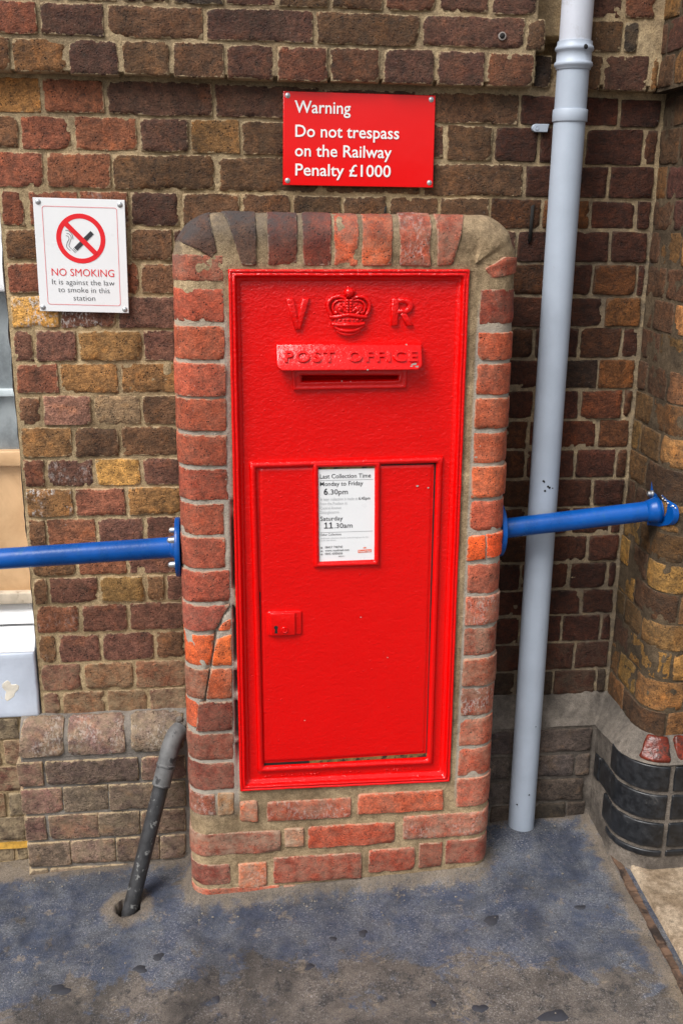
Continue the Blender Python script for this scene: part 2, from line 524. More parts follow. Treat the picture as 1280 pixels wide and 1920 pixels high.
def patch(frame, C, r=.0022, depth=.0056, proud=.0, seed=0, rough=.0007, step=.0095, skirt=.035, rc=.005, wob=.0030, chip=.5):
    """one brick face laid on a frame; C = corners (a,s): 00,10,11,01"""
    C = np.array(C, float)
    La = (np.linalg.norm(C[1] - C[0]) + np.linalg.norm(C[2] - C[3])) / 2
    Ls = (np.linalg.norm(C[3] - C[0]) + np.linalg.norm(C[2] - C[1])) / 2
    ta = tline(La, r, step); ts = tline(Ls, r, step)
    A, S, F = grid(ta, ts)
    def ev(A, S):
        w = [(1 - A) * (1 - S), A * (1 - S), A * S, (1 - A) * S]
        return sum(w[i] * C[i][0] for i in range(4)), sum(w[i] * C[i][1] for i in range(4))
    a, s = ev(A, S)
    P, N = frame(a, s)
    ea = np.minimum(A, 1 - A) * La; es = np.minimum(S, 1 - S) * Ls
    d = np.where((ea < rc) & (es < rc), rc - np.hypot(np.clip(rc - ea, 0, None), np.clip(rc - es, 0, None)), np.minimum(ea, es))
    q = P + seed * 3.7
    d = d + fbm(q, 90, 3, seed % 97) * wob * .9 + fbm(q, 22, 2, seed % 89) * wob * .9
    ch = np.clip(fbm(q, 28, 2, seed % 83 + 3) - .42, 0, 1) * .03 * chip * np.exp(-np.minimum(ea, es) / .012)
    k = np.clip(d / r, 0, 1)
    dip = depth * (1 - np.sqrt(1 - (1 - k) ** 2)) + np.clip(-d, 0, None) * 2 + ch
    disp = proud - dip + fbm(q, 60, 3, seed % 79) * rough + fbm(q, 14, 2, seed % 71) * rough * 1.2
    V = P + N * disp[:, None]
    na, ns = len(ta), len(ts)
    idx = np.arange(na * ns).reshape(ns, na)
    ring = list(idx[0, :-1]) + list(idx[:-1, -1]) + list(idx[-1, :0:-1]) + list(idx[:0:-1, 0])
    faces = [tuple(x) for x in F]
    n0 = len(V)
    V2 = V[ring] - N[ring] * skirt
    m = len(ring)
    for i in range(m):
        j = (i + 1) % m
        faces.append((ring[i], n0 + i, n0 + j, ring[j]))
    V = np.concatenate([V, V2])
    edge = np.concatenate([np.clip(d / .014, 0, 1), np.zeros(m)])
    # orientation
    f0 = faces[len(F) // 2]
    nn = np.cross(V[f0[1]] - V[f0[0]], V[f0[2]] - V[f0[0]])
    if nn @ N[f0[0]] < 0:
        faces = [tuple(x[::-1]) for x in faces]
    return V, faces, edge

SEED = [1]
def brick(frame, C, color, parent, mat=BRICK, name='brick', dust=0.0, soot_shade=None, label=None, white=0.0, **k):
    SEED[0] += 1
    k.setdefault('proud', random.uniform(-.0015, .0025))
    V, F, e = patch(frame, C, seed=SEED[0], **k)
    at = {'edge': e, 'dust': np.full(len(V), dust) if np.isscalar(dust) else dust(V)}
    if white: at['white'] = np.full(len(V), white)
    if soot_shade is not None: at['soot_shade'] = soot_shade(V)
    o = mesh_obj(name, V, F, mat, parent, attrs=at, color=color)
    if label: o['label'] = label
    return o

def rectC(a0, a1, s0, s1, ga=.0036, gs=.0030, j=.0016):
    u = lambda: random.uniform(-j, j)
    return [(a0 + ga + u(), s0 + gs + u()), (a1 - ga + u(), s0 + gs + u()), (a1 - ga + u(), s1 - gs + u()), (a0 + ga + u(), s1 - gs + u())]

def flat(Y):
    def f(a, s):
        return np.stack([a, np.full_like(a, Y), s], 1), np.tile([0., -1, 0], (len(a), 1))
    return f

def pathframe(pts_r, off=0.0):
    """plan path along right pier; frame(a = path length, s = Z)"""
    x0, y1, rr_ = 1.004 - off, -.19, .06 + off
    def f(a, s):
        a = np.asarray(a, float)
        L1 = .19; L2 = rr_ * math.pi / 2
        th = np.clip((a - L1) / rr_, 0, math.pi / 2)
        X = np.where(a < L1, x0, np.where(a < L1 + L2, 1.064 - rr_ * np.cos(th), 1.064 + a - L1 - L2))
        Yv = np.where(a < L1, -a, np.where(a < L1 + L2, y1 - rr_ * np.sin(th), y1 - rr_))
        nx = -np.cos(th); ny = -np.sin(th)
        return np.stack([X, Yv, s], 1), np.stack([nx, ny, np.zeros_like(nx)], 1)
    return f

# ------------------------------------------------------------------ ground
PIPE_FOOT = (-.268, -.213)
def outline_dist(X, Y):
    """distance to pillar footprint (negative inside)"""
    dx = np.maximum(-.115 - X, X - .642); dy = np.maximum(-.225 - Y, Y - .0)
    out = np.hypot(np.clip(dx + .05, 0, None), np.clip(dy + .05, 0, None)) - .05
    return np.where((dx < -.05) & (dy < -.05), np.maximum(dx, dy), out)

def floor_z(X, Y):
    Yc = np.clip(Y, -1.2, .4); Xc = np.clip(X, -1.5, 1.5)
    return -.046 + .046 * Xc + .08 * Yc - .035 * np.clip(-1.2 - Y, 0, 3) * .2

def gl(a, b, st): return list(np.arange(a, b, st))
xs = np.array([-60, -30, -15, -8, -5, -3, -2.2, -1.6] + gl(-1.2, -.34, .014) + gl(-.34, -.20, .0045) + gl(-.20, 1.03, .011) + [1.05, 1.1, 1.2, 1.4, 1.7, 2.2, 3, 5, 8, 15, 30, 60])
ys = np.array([-80, -40, -20, -10, -6, -4, -3, -2.2, -1.7, -1.3] + gl(-1.0, -.28, .012) + gl(-.28, -.15, .0045) + gl(-.15, .06, .011) + [.1, .3, 1.0])
X, Y, F = grid(xs, ys)
Z = floor_z(X, Y)
pp = np.stack([X, Y, np.zeros_like(X)], 1)
near = np.exp(-np.clip(np.hypot(X, Y + .3) - 1.2, 0, None))
Z += (fbm(pp, 6, 3, 11) * .004 + fbm(pp, 40, 3, 12) * .0011) * near
od = outline_dist(X, Y)
fil = np.clip(1 - od / (.022 + .012 * fbm(pp, 14, 2, 13)), 0, 1) * (od > -.06)
Z += fil ** 1.6 * .022
Z += .016 * np.exp(-((X - .765) ** 2 + (Y + .10) ** 2) / .075 ** 2)
hd = np.hypot((X - PIPE_FOOT[0]), Y - PIPE_FOOT[1])
hn = hd + fbm(pp, 60, 2, 15) * .004
Z += np.where(hn < .029, -.05, 0) + np.exp(-((hn - .045) / .02) ** 2) * .003
wallD = np.minimum(np.where(X < -.12, -(Y + .06), np.where(X > .64, np.minimum(-(Y + .03), np.abs(.955 - X) + .0), 9)), np.clip(od, 0, 9))
dust = np.clip(np.exp(-np.clip(wallD, 0, 9) / .035) * 1.0, 0, 1)
dust = np.maximum(dust, np.exp(-((hn - .04) / .03) ** 2) * .9)
blue = sstep(-.60, -.40, Y + .10 * fbm(pp, 3, 3, 21) - .10 * np.clip(.55 - np.abs(X - .15), -1, .4) + .16 * np.clip(X - .55, 0, 1)) * sstep(.02, -.05, Y)
blue = np.maximum(blue * .95, .25 * np.exp(-((Y + .6) / .2) ** 2))
hole = (hn < .030).astype(float)
t = NT('worn_asphalt')
g = t.n('ShaderNodeNewGeometry'); v = g.outputs['Position']
n1 = t.noise(v, 7, 6, .68, .4); n2 = t.noise(v, 30, 6, .72, .3); n3 = t.noise(v, 230, 6, .82); n4 = t.noise(v, 900, 2, .6)
c = t.mix(t.ramp(n1, .35, .65), (.066, .058, .051), (.135, .115, .098))
c = t.mix(t.ramp(n2, .50, .66), c, (.042, .040, .040))
bm_ = t.math('ADD', t.math('MULTIPLY', t.math('SUBTRACT', t.noise(v, 12, 8, .76, .6), .5), 5.0), t.math('SUBTRACT', t.math('MULTIPLY', t.attr('blue'), 1.55), .80))
bmask = t.ramp(bm_, -.12, .20)
bc = t.mix(t.ramp(t.noise(v, 16, 5, .7), .35, .65), (.040, .057, .102), (.098, .110, .134))
c = t.mix(t.math('MULTIPLY', bmask, .82), c, bc)
sp = t.math('MULTIPLY', t.ramp(n3, .52, .64), t.ramp(t.noise(v, 8, 6, .74, .4), .38, .58))
c = t.mix(t.math('MULTIPLY', sp, .72), c, (.34, .325, .325))
du = t.ramp(t.math('ADD', t.attr('dust'), t.math('MULTIPLY', t.math('SUBTRACT', n2, .5), 1.8)), .30, .85)
c = t.mix(t.math('MULTIPLY', du, .75), c, (.21, .165, .115))
c = t.mix(t.math('MULTIPLY', t.ramp(t.noise(v, 19, 7, .76), .58, .66), .60), c, (.24, .195, .145))
bl = t.ramp(t.noise(v, 4.5, 7, .72, .7), .34, .62)
c = t.mix(1.0, c, t.mix(bl, (.56, .56, .58), (1.12, 1.11, 1.10)), 'MULTIPLY')
pits = t.ramp(t.vor(v, 95), .26, .10)
c = t.mix(t.math('MULTIPLY', t.math('MULTIPLY', pits, t.ramp(t.noise(v, 13, 3), .5, .62)), .7), c, (.025, .025, .03))
c = t.mix(1.0, c, t.mix(t.ramp(n4, .3, .7), (.5, .5, .5), (1.55, 1.55, 1.55)), 'MULTIPLY')
c = t.mix(t.math('MULTIPLY', t.ramp(n3, .46, .36), .75), c, (.025, .024, .024))
c = t.mix(t.math('MULTIPLY', t.attr('hole'), .9), c, (.03, .018, .012))
t.base(c); t.rough(t.ramp(n2, .3, .7, .62, .9)); t.spec(.35)
t.normal(t.bump(t.math('ADD', n2, t.math('MULTIPLY', n3, .8)), .9, .005))
ASPH = t.m
V = np.stack([X, Y, Z], 1)
ground = mesh_obj('ground', V, F, ASPH, None, attrs=dict(dust=dust, blue=blue, hole=hole), origin=None)
ground['kind'] = 'structure'

# chewing gum spots trodden into the asphalt: thin pads on the ground
GUM = mat_plain('trodden_gum', (.022, .023, .030), .8, .3, 90, .001, 120)
GUMT = mat_plain('pale_grit', (.30, .23, .16), .9, .3, 90, .001, 120)
for (gx, gy, gr, el, m_) in [(-.40, -.446, .017, 1.4, 0), (.161, -.462, .011, 1, 0), (.224, -.386, .009, 1, 0), (.67, -.666, .020, 1.5, 0), (.295, -.379, .011, 1.2, 0),
                       (-.184, -.380, .011, 1.5, 0), (-.224, -.411, .012, 1.5, 0), (.646, -.122, .020, 1.5, 0), (.83, -.372, .010, 1.3, 0), (.606, -.383, .015, 1.5, 0),
                       (.518, -.627, .013, 1.3, 0), (-.05, -.52, .010, 1.2, 0), (.42, -.60, .009, 1, 0)]:
    n = 16; pts = []
    for k in range(n):
        a = 2 * math.pi * k / n
        q = gr * (1 + .22 * math.sin(2 * a + gx * 40) + .14 * math.sin(3 * a + gy * 50) + .09 * math.sin(5 * a + gx * 90))
        pts.append((gx + q * el * math.cos(a), gy + q * math.sin(a)))
    P = np.array(pts); zc = lambda p: floor_z(p[:, 0], p[:, 1]) + (fbm(np.c_[p, np.zeros(len(p))], 6, 3, 11) * .004)
    ctr = np.array([[gx, gy]])
    inner = ctr + (P - ctr) * .85
    V = np.concatenate([np.c_[P, zc(P) - .0015], np.c_[inner, zc(inner) + .0007], np.c_[ctr, zc(ctr) + .0008]])
    F = [(k, (k + 1) % n, n + (k + 1) % n, n + k) for k in range(n)] + [(n + k, n + (k + 1) % n, 2 * n) for k in range(n)]
    mesh_obj('gum_spot' if not m_ else 'grit_spot', V, F, GUMT if m_ else GUM, ground)

# loose grit swept against the walls
mb = MB()
gr_ = random.Random(5)
for i in range(380):
    if i % 3 == 0:
        gx, gy = gr_.uniform(-.6, 1.0), gr_.uniform(-.75, -.10)
    else:
        gx = gr_.uniform(-.55, .97); base_y = -.07 if gx < -.12 else (-.24 if gx < .65 else -.055)
        gy = base_y - abs(gr_.gauss(0, .035)) - .004
    if -.10 < gx < .63 and gy > -.236: continue
    rr_ = gr_.choice((.0010, .0012, .0015, .0015, .002, .0028))
    q = np.array([gx]), np.array([gy])
    gz = float(floor_z(*q)[0] + fbm(np.array([[gx, gy, 0]]), 6, 3, 11)[0] * .004) + (.012 if .66 < gx < .86 and gy > -.18 else 0) + .0006
    mb.add(*ball((gx, gy, gz), (rr_ * gr_.uniform(.8, 1.5), rr_, rr_ * .7), 6, 4))
mb.build('loose_grit', mat_plain('grit', (.17, .15, .125), .9, .5, 300), ground, origin=None)['kind'] = 'stuff'

# pale stone slab with its groove on the right
SLAB = mat_mortar('threshold_stone', s2l((168, 152, 132)), s2l((118, 102, 84)), .7)
RUST = mat_plain('rusty_edging', s2l((96, 74, 58)), .8, .35, 40, .002, 90, grime=s2l((40, 30, 25)), gs=18, gth=(.45, .65))
xs = np.concatenate([[0.998, 1.0, 1.004], np.linspace(1.012, 1.30, 26), [1.6, 2.2, 3]]); ys = np.concatenate([[-3, -2, -1.4], np.linspace(-1.0, -.20, 60)])
X, Y, F = grid(xs, ys)
Z = floor_z(np.full_like(X, 1.0), Y) + .016 + fbm(np.stack([X, Y, X * 0], 1), 9, 3, 5) * .002 - .03 * (X < .999) - .004 * (X < 1.003) - .0 * X
slab = mesh_obj('stone_threshold', np.stack([X, Y, Z], 1), F, SLAB, None, attrs={}, origin=None)
slab['kind'] = 'structure'
mb = MB()
ysn = np.linspace(-1.2, -.21, 30)
for y0, y1 in zip(ysn[:-1], ysn[1:]):
    z0 = float(floor_z(np.array([.97]), np.array([(y0 + y1) / 2]))[0])
    mb.add(*box(.966 + .002 * math.sin(y0 * 40), .984, y0, y1 + .001 * 0, z0 - .03, z0 + .006 + .002 * math.sin(y0 * 33)))
edging = mb.build('rusty_edging', RUST, None, smooth=False, origin=None)
edging['kind'] = 'structure'

# ------------------------------------------------------------------ main brick wall
DATA = "-496 -412 1986 2060 b1;-412 -307 1986 2060 p1;-307 -200 1986 2060 b1;-200 -92 1986 2060 p1;-92 17 1986 2060 d1;17 127 1986 2060 p1;127 239 1986 2060 b1;239 353 1986 2060 b1;353 467 1986 2060 r1;467 583 1986 2060 p1;583 689 1986 2060 p1;778 880 1986 2060 p1;880 955 1986 2060 r1;-586 -362 1918 1986 r1;-362 -228 1918 1986 p1;-228 -25 1918 1986 b1;-25 206 1918 1986 p1;206 435 1918 1986 b1;435 664 1918 1986 p1;664 714 1918 1986 b1;784 884 1918 1986 b1;884 921 1918 1986 d1;921 957 1918 1986 m1;-540 -422 1851 1918 r1;-422 -308 1851 1918 o1;-308 -201 1850 1918 p1;-201 -96 1850 1918 b1;-96 17 1849 1918 b1;17 122 1849 1918 p1;122 237 1848 1918 r1;237 351 1848 1918 r1;351 469 1848 1918 p1;469 580 1847 1918 p1;580 691 1847 1918 r1;694 737 1846 1918 e1;789 844 1846 1918 b1;844 952 1845 1918 p1;952 977 1845 1918 o1;-577 -372 1771 1845 d0;-372 -239 1771 1845 p0;-239 -9 1771 1844 p0;-9 221 1770 1842 p0;221 434 1770 1839 p0;434 669 1769 1837 b0;669 783 1769 1835 p0;783 902 1769 1834 p0;902 1000 1768 1833 p0;-541 -423 1698 1771 k0;-423 -311 1698 1771 p0;-311 -173 1698 1771 r0;-173 -65 1697 1771 p0;-65 47 1696 1771 o0;47 156 1695 1770 b0;156 268 1694 1770 b0;268 382 1693 1770 b0;382 503 1692 1770 p0;503 613 1690 1769 b0;613 718 1689 1769 p0;718 826 1688 1769 p0;826 965 1687 1768 p0;965 1000 1687 1768 b0;-592 -375 1619 1698 r0;-375 -233 1619 1698 r0;-233 -8 1619 1697 b0;-8 221 1617 1695 b0;221 451 1616 1693 b0;451 690 1614 1690 b0;690 800 1613 1689 p0;800 890 1613 1688 p0;890 1000 1612 1687 p0;-476 -421 1539 1619 b0;-421 -307 1539 1619 r0;-307 -200 1539 1619 p0;-200 -87 1540 1619 p0;-87 45 1540 1618 b0;45 158 1541 1617 b0;158 270 1541 1617 b0;270 376 1541 1616 b0;376 493 1542 1615 b0;493 612 1542 1615 b0;612 736 1543 1614 b0;736 853 1543 1613 o0;853 963 1544 1612 p0;963 1000 1544 1612 p0;-476 -312 1467 1539 r0;-312 -204 1467 1539 b0;-204 -108 1467 1540 b0;-108 5 1467 1540 p0;569 680 1467 1543 p0;680 799 1468 1543 p0;799 906 1468 1543 p0;906 1000 1468 1544 p0;-476 -317 1394 1467 r0;-317 -184 1394 1467 b0;-184 -97 1394 1467 b0;662 759 1393 1468 b0;759 869 1393 1468 p0;869 979 1392 1468 o0;979 1000 1392 1468 p0;-476 -366 1318 1394 y0;-366 -241 1318 1394 p0;-241 -100 1318 1394 p0;667 784 1319 1393 p0;784 905 1320 1392 p0;905 1000 1320 1392 o0;-476 -427 1242 1318 p0;-427 -330 1242 1318 p0;-330 -185 1242 1318 g0;-185 -103 1242 1318 p0;669 737 1244 1319 b0;737 849 1244 1320 p0;849 956 1244 1320 b0;956 1000 1244 1320 p0;-476 -376 1168 1242 r0;-376 -241 1168 1242 o0;-241 -103 1168 1242 o0;671 782 1169 1244 p0;782 903 1169 1244 d0;903 1000 1169 1244 o0;-476 -422 1094 1168 b0;-422 -306 1094 1168 k0;-306 -195 1094 1168 c0;-195 -106 1094 1168 b0;672 747 1094 1169 p0;747 863 1094 1169 p0;863 974 1094 1169 r0;974 1000 1094 1169 b0;-476 -355 1018 1094 o0;-355 -248 1018 1094 b0;-248 -106 1018 1094 b0;674 739 1020 1094 b0;739 915 1020 1094 r0;915 1000 1020 1094 b0;-476 -422 946 1018 r0;-422 -312 946 1018 p0;-312 -202 946 1018 y0;-202 -106 946 1018 p0;676 737 944 1020 b0;737 863 944 1020 p0;863 968 943 1020 p0;968 1000 943 1020 b0;-476 -363 871 946 o0;-363 -240 871 946 r0;-240 -108 871 946 o0;678 790 869 944 b0;790 915 869 944 p0;915 1000 869 943 p0;-476 -432 794 871 b0;-432 -314 794 871 r0;-314 -200 794 871 p0;-200 -108 794 871 p0;679 747 795 869 b0;747 865 795 869 p0;865 971 795 869 p0;971 1000 795 869 p0;-476 -366 721 794 b0;-366 -246 721 794 r0;-246 -110 721 794 p0;681 794 721 795 b0;794 915 721 795 p0;915 1000 721 795 p0;-476 -438 649 721 b0;-438 -318 649 721 p0;-318 -205 649 721 g0;-205 -157 649 721 b0;-157 -111 649 721 p0;679 743 646 721 p0;743 872 646 721 r0;872 975 645 721 p0;975 1000 645 721 p0;-476 -367 571 649 r0;-367 -250 571 649 p0;-250 -111 571 649 p0;681 783 573 646 p0;783 911 574 646 p0;911 1000 574 645 p0;-476 -428 491 571 b0;-428 -320 491 571 p0;-320 -188 491 571 p0;-188 -111 491 571 b0;682 752 495 573 p0;752 863 496 574 p0;863 969 496 574 p0;969 1000 496 574 p0;-476 -371 414 491 p0;-371 -244 414 491 b0;-244 -111 414 491 r0;684 779 415 495 p0;779 904 415 496 p0;904 1000 415 496 p0;-476 -429 347 414 p0;-429 -319 335 414 b0;-319 -212 335 414 b0;-212 -113 335 414 p0;685 748 341 415 d0;748 852 341 415 d0;852 970 342 415 p0;970 1000 342 415 d0;-741 -535 287 347 d0;-696 -617 211 287 p0;-617 -584 211 287 p0;-584 -525 211 287 p0;-729 -531 133 211 p0;-684 -585 62 133 b0;-585 -537 62 133 d0;-744 -540 -11 62 d0;-710 -575 -73 -11 d0;-575 -539 -73 -11 d0;"
wall = empty('brick_wall', (0, 0, 0), 'old purple and brown stock brick wall with tan mortar and a projecting band along the top', 'wall')
# mortar bed behind the bricks: one displaced sheet
def axis_lines(parts):
    out = []
    for a, b, st in parts: out += list(np.arange(a, b - 1e-6, st))
    out.append(parts[-1][1])
    return np.array(sorted(set(np.round(out, 5))))
xs = axis_lines([(-1.4, -.62, .03), (-.62, 1.02, .0056), (1.02, 1.06, .02)])
zs = axis_lines([(-.25, -.12, .02), (-.12, 2.1, .0056), (2.1, 2.5, .03)])
xs = np.unique(np.concatenate([xs, [-.4785, -.4775, .6895, .6905, .7745, .7755]]))
zs = np.unique(np.concatenate([zs, [1.8540, 1.8550, .3470, .3480, 1.6285, 1.6295]]))
X, Z, F = grid(xs, zs)
Yv = np.full_like(X, .0030)
notch = (X > .690) & (X < .775)
strg = (Z > 1.8545) & ~notch
Yv = np.where(strg, -.0270, Yv)
Yv = np.where(notch & (Z > 1.87), .03, Yv)
Yv = np.where((X > .695) & (X < .77) & (Z > 1.905) & (Z < 1.955), .09, Yv)
P = np.stack([X, Yv, Z], 1)
Yv = Yv - (fbm(P, 30, 3, 31) * .0022 + fbm(P, 120, 2, 33) * .0012 + fbm(P, 5, 2, 35) * .0008)
V = np.stack([X, Yv, Z], 1)
Fc = V[F].mean(1)
keep = ~((Fc[:, 0] < -.478) & (Fc[:, 2] > .3475) & (Fc[:, 2] < 1.629))
soot_shade = np.maximum(sstep(1.835, 1.848, Z) * (Z < 1.8455) * 1.0, sstep(.60, .66, X) * sstep(1.9, 1.4, Z) * (.85 + .3 * fbm(P, 4, 3, 39)))  # painted shade line under the band; grime and shade across the recess
soot_shade = np.maximum(soot_shade, .38 * sstep(1.55, 1.75, Z))  # upper mortar toned darker
mesh_obj('mortar', V, F[keep], MORTAR, wall, attrs=dict(soot_shade=soot_shade, pale=np.zeros(len(V))), origin=None)

def dust_for(xm, zm):
    d = 0.05
    if zm < .50: d = .25 + .5 * float(np.clip((.50 - zm) / .2, 0, 1))
    return d
for rec in DATA.strip(';').split(';'):
    a, b, c_, d_, cs = rec.split(' ')
    x0, x1, z0, z1 = [int(q) / 1000 for q in (a, b, c_, d_)]
    S = cs[1] == '1'
    colr = tint(PAL[cs[0]])
    fz = 1.25 if x1 < .0 and z1 < 1.6 else (.40 if x0 > .60 and z1 < 1.84 else (.62 if x0 > .45 else .74))  # light falloff from left to right, plus recess grime, put into brick colour
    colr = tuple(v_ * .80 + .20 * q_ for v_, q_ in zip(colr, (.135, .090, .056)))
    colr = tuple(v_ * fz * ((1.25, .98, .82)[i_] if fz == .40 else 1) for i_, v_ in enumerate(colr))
    if cs[0] == 'm':
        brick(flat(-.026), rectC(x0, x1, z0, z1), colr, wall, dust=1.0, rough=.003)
        continue
    if cs[0] == 'e':
        brick(flat(-.004), rectC(x0, x1, z0, z1, .001), colr, wall, rough=.006, chip=2)
        continue
    kw = {}
    if (x1 < -.10 and not S and 1.38 < z1 < 1.41) or (x0 < -.46 and .90 < z1 < .96): kw['white'] = 1.0
    elif random.random() < .07 and x0 < .0: kw['white'] = random.uniform(.15, .4)
    if random.random() < .2: kw['rough'] = .0015
    if random.random() < .15: kw['chip'] = 1.3
    Y0 = -.030 if S else -.0005
    sk = .05
    C = rectC(x0, x1, z0, z1)
    if S and z0 < 1.86:
        C = [(p_[0], p_[1] - .004) if i < 2 else p_ for i, p_ in enumerate(C)]
    if z0 > 1.5 and x0 < -.45 or x0 < -.30 and not S and z0 > 1.35: colr = tint(PAL[random.choice('rro' if random.random() < .4 else 'rbr')], .15)
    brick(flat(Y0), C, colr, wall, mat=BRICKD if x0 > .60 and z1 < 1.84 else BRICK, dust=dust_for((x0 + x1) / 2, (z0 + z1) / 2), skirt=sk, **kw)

# the same bond goes on outside the photograph: joined into one piece
mb = MB(); ed = []
def stuff_row(z0, z1, xa, xb, Y0, w):
    x = xa
    while x < xb - .03:
        x1 = min(xb, x + w)
        SEED[0] += 1
        Vp, Fp, e = patch(flat(Y0), rectC(x, x1, z0, z1), seed=SEED[0], step=.05, skirt=.04)
        mb.add(Vp, Fp); ed.append(e); x = x1
for k in range(6):
    z = 2.060 + .075 * k
    stuff_row(z, z + .075, -1.4, .69, -.03, .225 if k % 2 else .1125); stuff_row(z, z + .075, .775, .97, -.03, .1)
for j, (z0, z1) in enumerate([(1.694, 1.7705), (1.7705, 1.848), (1.851, 1.918), (1.918, 1.986), (1.986, 2.06)]):
    stuff_row(z0, z1, -1.4, (-.70, -.655, -.62, -.59, -.50)[j] - .0, -.03 if j > 1 else 0, .1125 if j % 2 else .225)
for j, (z0, z1) in enumerate([(.2872, .3475), (.2109, .2872), (.1333, .2109), (.0624, .1333), (-.0113, .0624)]):
    stuff_row(z0, z1, -1.4, (-.71, -.685, -.64, -.70, -.66)[j], 0, .225 if j % 2 else .1125)
o = mb.build('outlying_bricks', BRICK, wall, attrs=dict(edge=np.concatenate(ed)), color=PAL['p'])
o['kind'] = 'stuff'

# drilled hole with a plug in the band; yellow line at the foot on the left
mb = MB(); mb.add(*lathe([(.0085, 0), (.0085, .004), (.0062, .0045), (.0055, -.004)], (.611, -.0315, 1.946), (0, -1, 0), 16))
mb.build('wall_plug', mat_plain('plug_grey', (.25, .22, .20), .7), wall, sharp=40)
mb = MB(); mb.add(*lathe([(.0054, 0), (.0054, .001)], (.611, -.0345, 1.946), (0, -1, 0), 14)); mb.build('plug_hole', DARK, wall)
xs = np.linspace(-1.3, -.536, 60); zs = np.linspace(-.031, -.010, 5)
X, Z, F = grid(xs, zs)
P = np.stack([X, np.full_like(X, -.0045), Z + fbm(np.stack([X, X * 0, Z * 0], 1), 25, 2, 3) * .003], 1); P[:, 1] -= fbm(P, 50, 2, 4) * .0015
mesh_obj('yellow_line', P, F, YELLOW, wall)
# tar streaks
for (x0, z0, z1, wd) in ((.3695, 1.565, 1.594, .007), (.7115, 1.512, 1.60, .010)):
    V, F = outline_plaque([(x0 - wd / 2, z0), (x0 + wd * .35, z0 + .008), (x0 + wd / 2, z1), (x0 - wd * .3, z1 - .004)], [(0, 0), (.0008, .003)], -.001)
    mesh_obj('tar_streak', V, F, DARK, wall)

# ------------------------------------------------------------------ left plinth
plinth = empty('brick_plinth', (-.33, -.06, -.07), 'low greyed brick plinth with a rounded cement-smeared top, left of the red pillar', 'plinth')
PL_Y = -.06
def plinth_top(a, s):
    # s: length up the face from Z=.262, .03 straight then a quarter ellipse back to the wall
    th = np.clip((s - .030) / .085, 0, 1) * math.pi / 2
    Zv = np.where(s < .030, .262 + s, .292 + .066 * np.sin(th))
    Yv = np.where(s < .030, PL_Y, PL_Y + .062 * (1 - np.cos(th)))
    ny = -np.cos(th); nz = np.sin(th)
    return np.stack([a, Yv, Zv], 1), np.stack([0 * a, ny, nz], 1)
mb = MB()
xs = np.linspace(-.533, -.108, 70)
X, Z, F = grid(xs, np.linspace(-.14, .262, 60))
P = np.stack([X, np.full_like(X, PL_Y + .0045), Z], 1); P[:, 1] -= fbm(P, 34, 3, 41) * .0032 + fbm(P, 120, 2, 42) * .001
P[:, 1] = np.where(X < -.532, .02, P[:, 1])
mb.add(P, F)
A, S, F = grid(xs, np.linspace(0, .118, 22))
P, N = plinth_top(A, S); P = P + N * (-.0035 + fbm(P, 30, 3, 43) * .0035)[:, None]
P[:, 1] = np.where(A < -.532, .02, P[:, 1])
mb.add(P, F)
Vall = np.concatenate(mb.v)
mb.build('mortar', CEMENT, plinth, attrs=dict(pale=np.full(len(Vall), .25)), origin=None)
GREY = [s2l(c) for c in ((112, 96, 90), (118, 88, 80), (100, 82, 74), (120, 100, 88))]
for x0, x1, cc in ((-.5234 - .008, -.4197, (122, 98, 90)), (-.4095, -.27, (128, 100, 92)), (-.2556, -.1248, (118, 104, 94))):
    brick(plinth_top, [(x0, .004), (x1, .004), (x1, .104), (x0 + (.012 if x0 < -.5 else 0), .104)], tint(s2l(cc), .05), plinth, dust=.45, proud=.001, rc=.010, wob=.003, white=.4)
for z0, z1, xs_ in ((.1805, .256, [-.5361, -.4773, -.4684, -.2425, -.2319, -.1238]), (.0998, .1805, [-.5332, -.4351, -.4288, -.3214, -.315, -.1264]),
                    (.0224, .0998, [-.5301, -.4812, -.4721, -.3487, -.3468, -.246, -.2404, -.129]), (-.0563, .0224, [-.5294, -.4254, -.4217, -.3114, -.3059, -.1989, -.1942, -.1318]),
                    (-.11, -.0563, [-.5304, -.4857, -.4774, -.2815])):
    for i in range(0, len(xs_), 2):
        brick(flat(PL_Y), [(xs_[i] - .002, z0 + .004), (xs_[i + 1] + .002, z0 + .004), (xs_[i + 1] + .002, z1 - .004), (xs_[i] - .002, z1 - .004)], tint(random.choice(GREY), .14), plinth, dust=random.uniform(.15, .5), proud=random.uniform(-.001, .002))

# ------------------------------------------------------------------ right-hand pier with its glazed plinth
pier = empty('brick_pier', (1.064, -.12, 0), 'yellow-brown brick pier with a rounded corner at the right edge beyond the grey downpipe', 'pier')
pf = pathframe(None, 0.0); pfs = pathframe(None, .03)
def pier_mortar(fr, z0, z1, off, mat, name, parent, amax=.95):
    A, S, F = grid(np.concatenate([np.linspace(0, .36, 64), np.linspace(.37, amax, 20)]), np.linspace(z0, z1, max(2, int((z1 - z0) / .0075))))
    P, N = fr(A, S)
    P = P + N * (off * .4 + fbm(P, 30, 3, 51) * .0024 + fbm(P, 110, 2, 52) * .0012)[:, None]
    return mesh_obj(name, P, F, mat, parent, attrs=dict(pale=np.zeros(len(P))), origin=None)
pier_mortar(pf, .30, 1.842, -.005, MORTARD, 'mortar', pier)
pier_mortar(pfs, 1.842, 2.5, -.005, MORTARD, 'mortar', pier)
A, S, F = grid(np.linspace(0, .95, 60), np.linspace(0, 1, 3))
P0, _ = pf(A, np.full_like(A, 1.842)); P1, _ = pfs(A, np.full_like(A, 1.842)); 
mesh_obj('mortar', P0 * (1 - S[:, None]) + P1 * S[:, None], F, MORTARD, pier, attrs={}, origin=None)
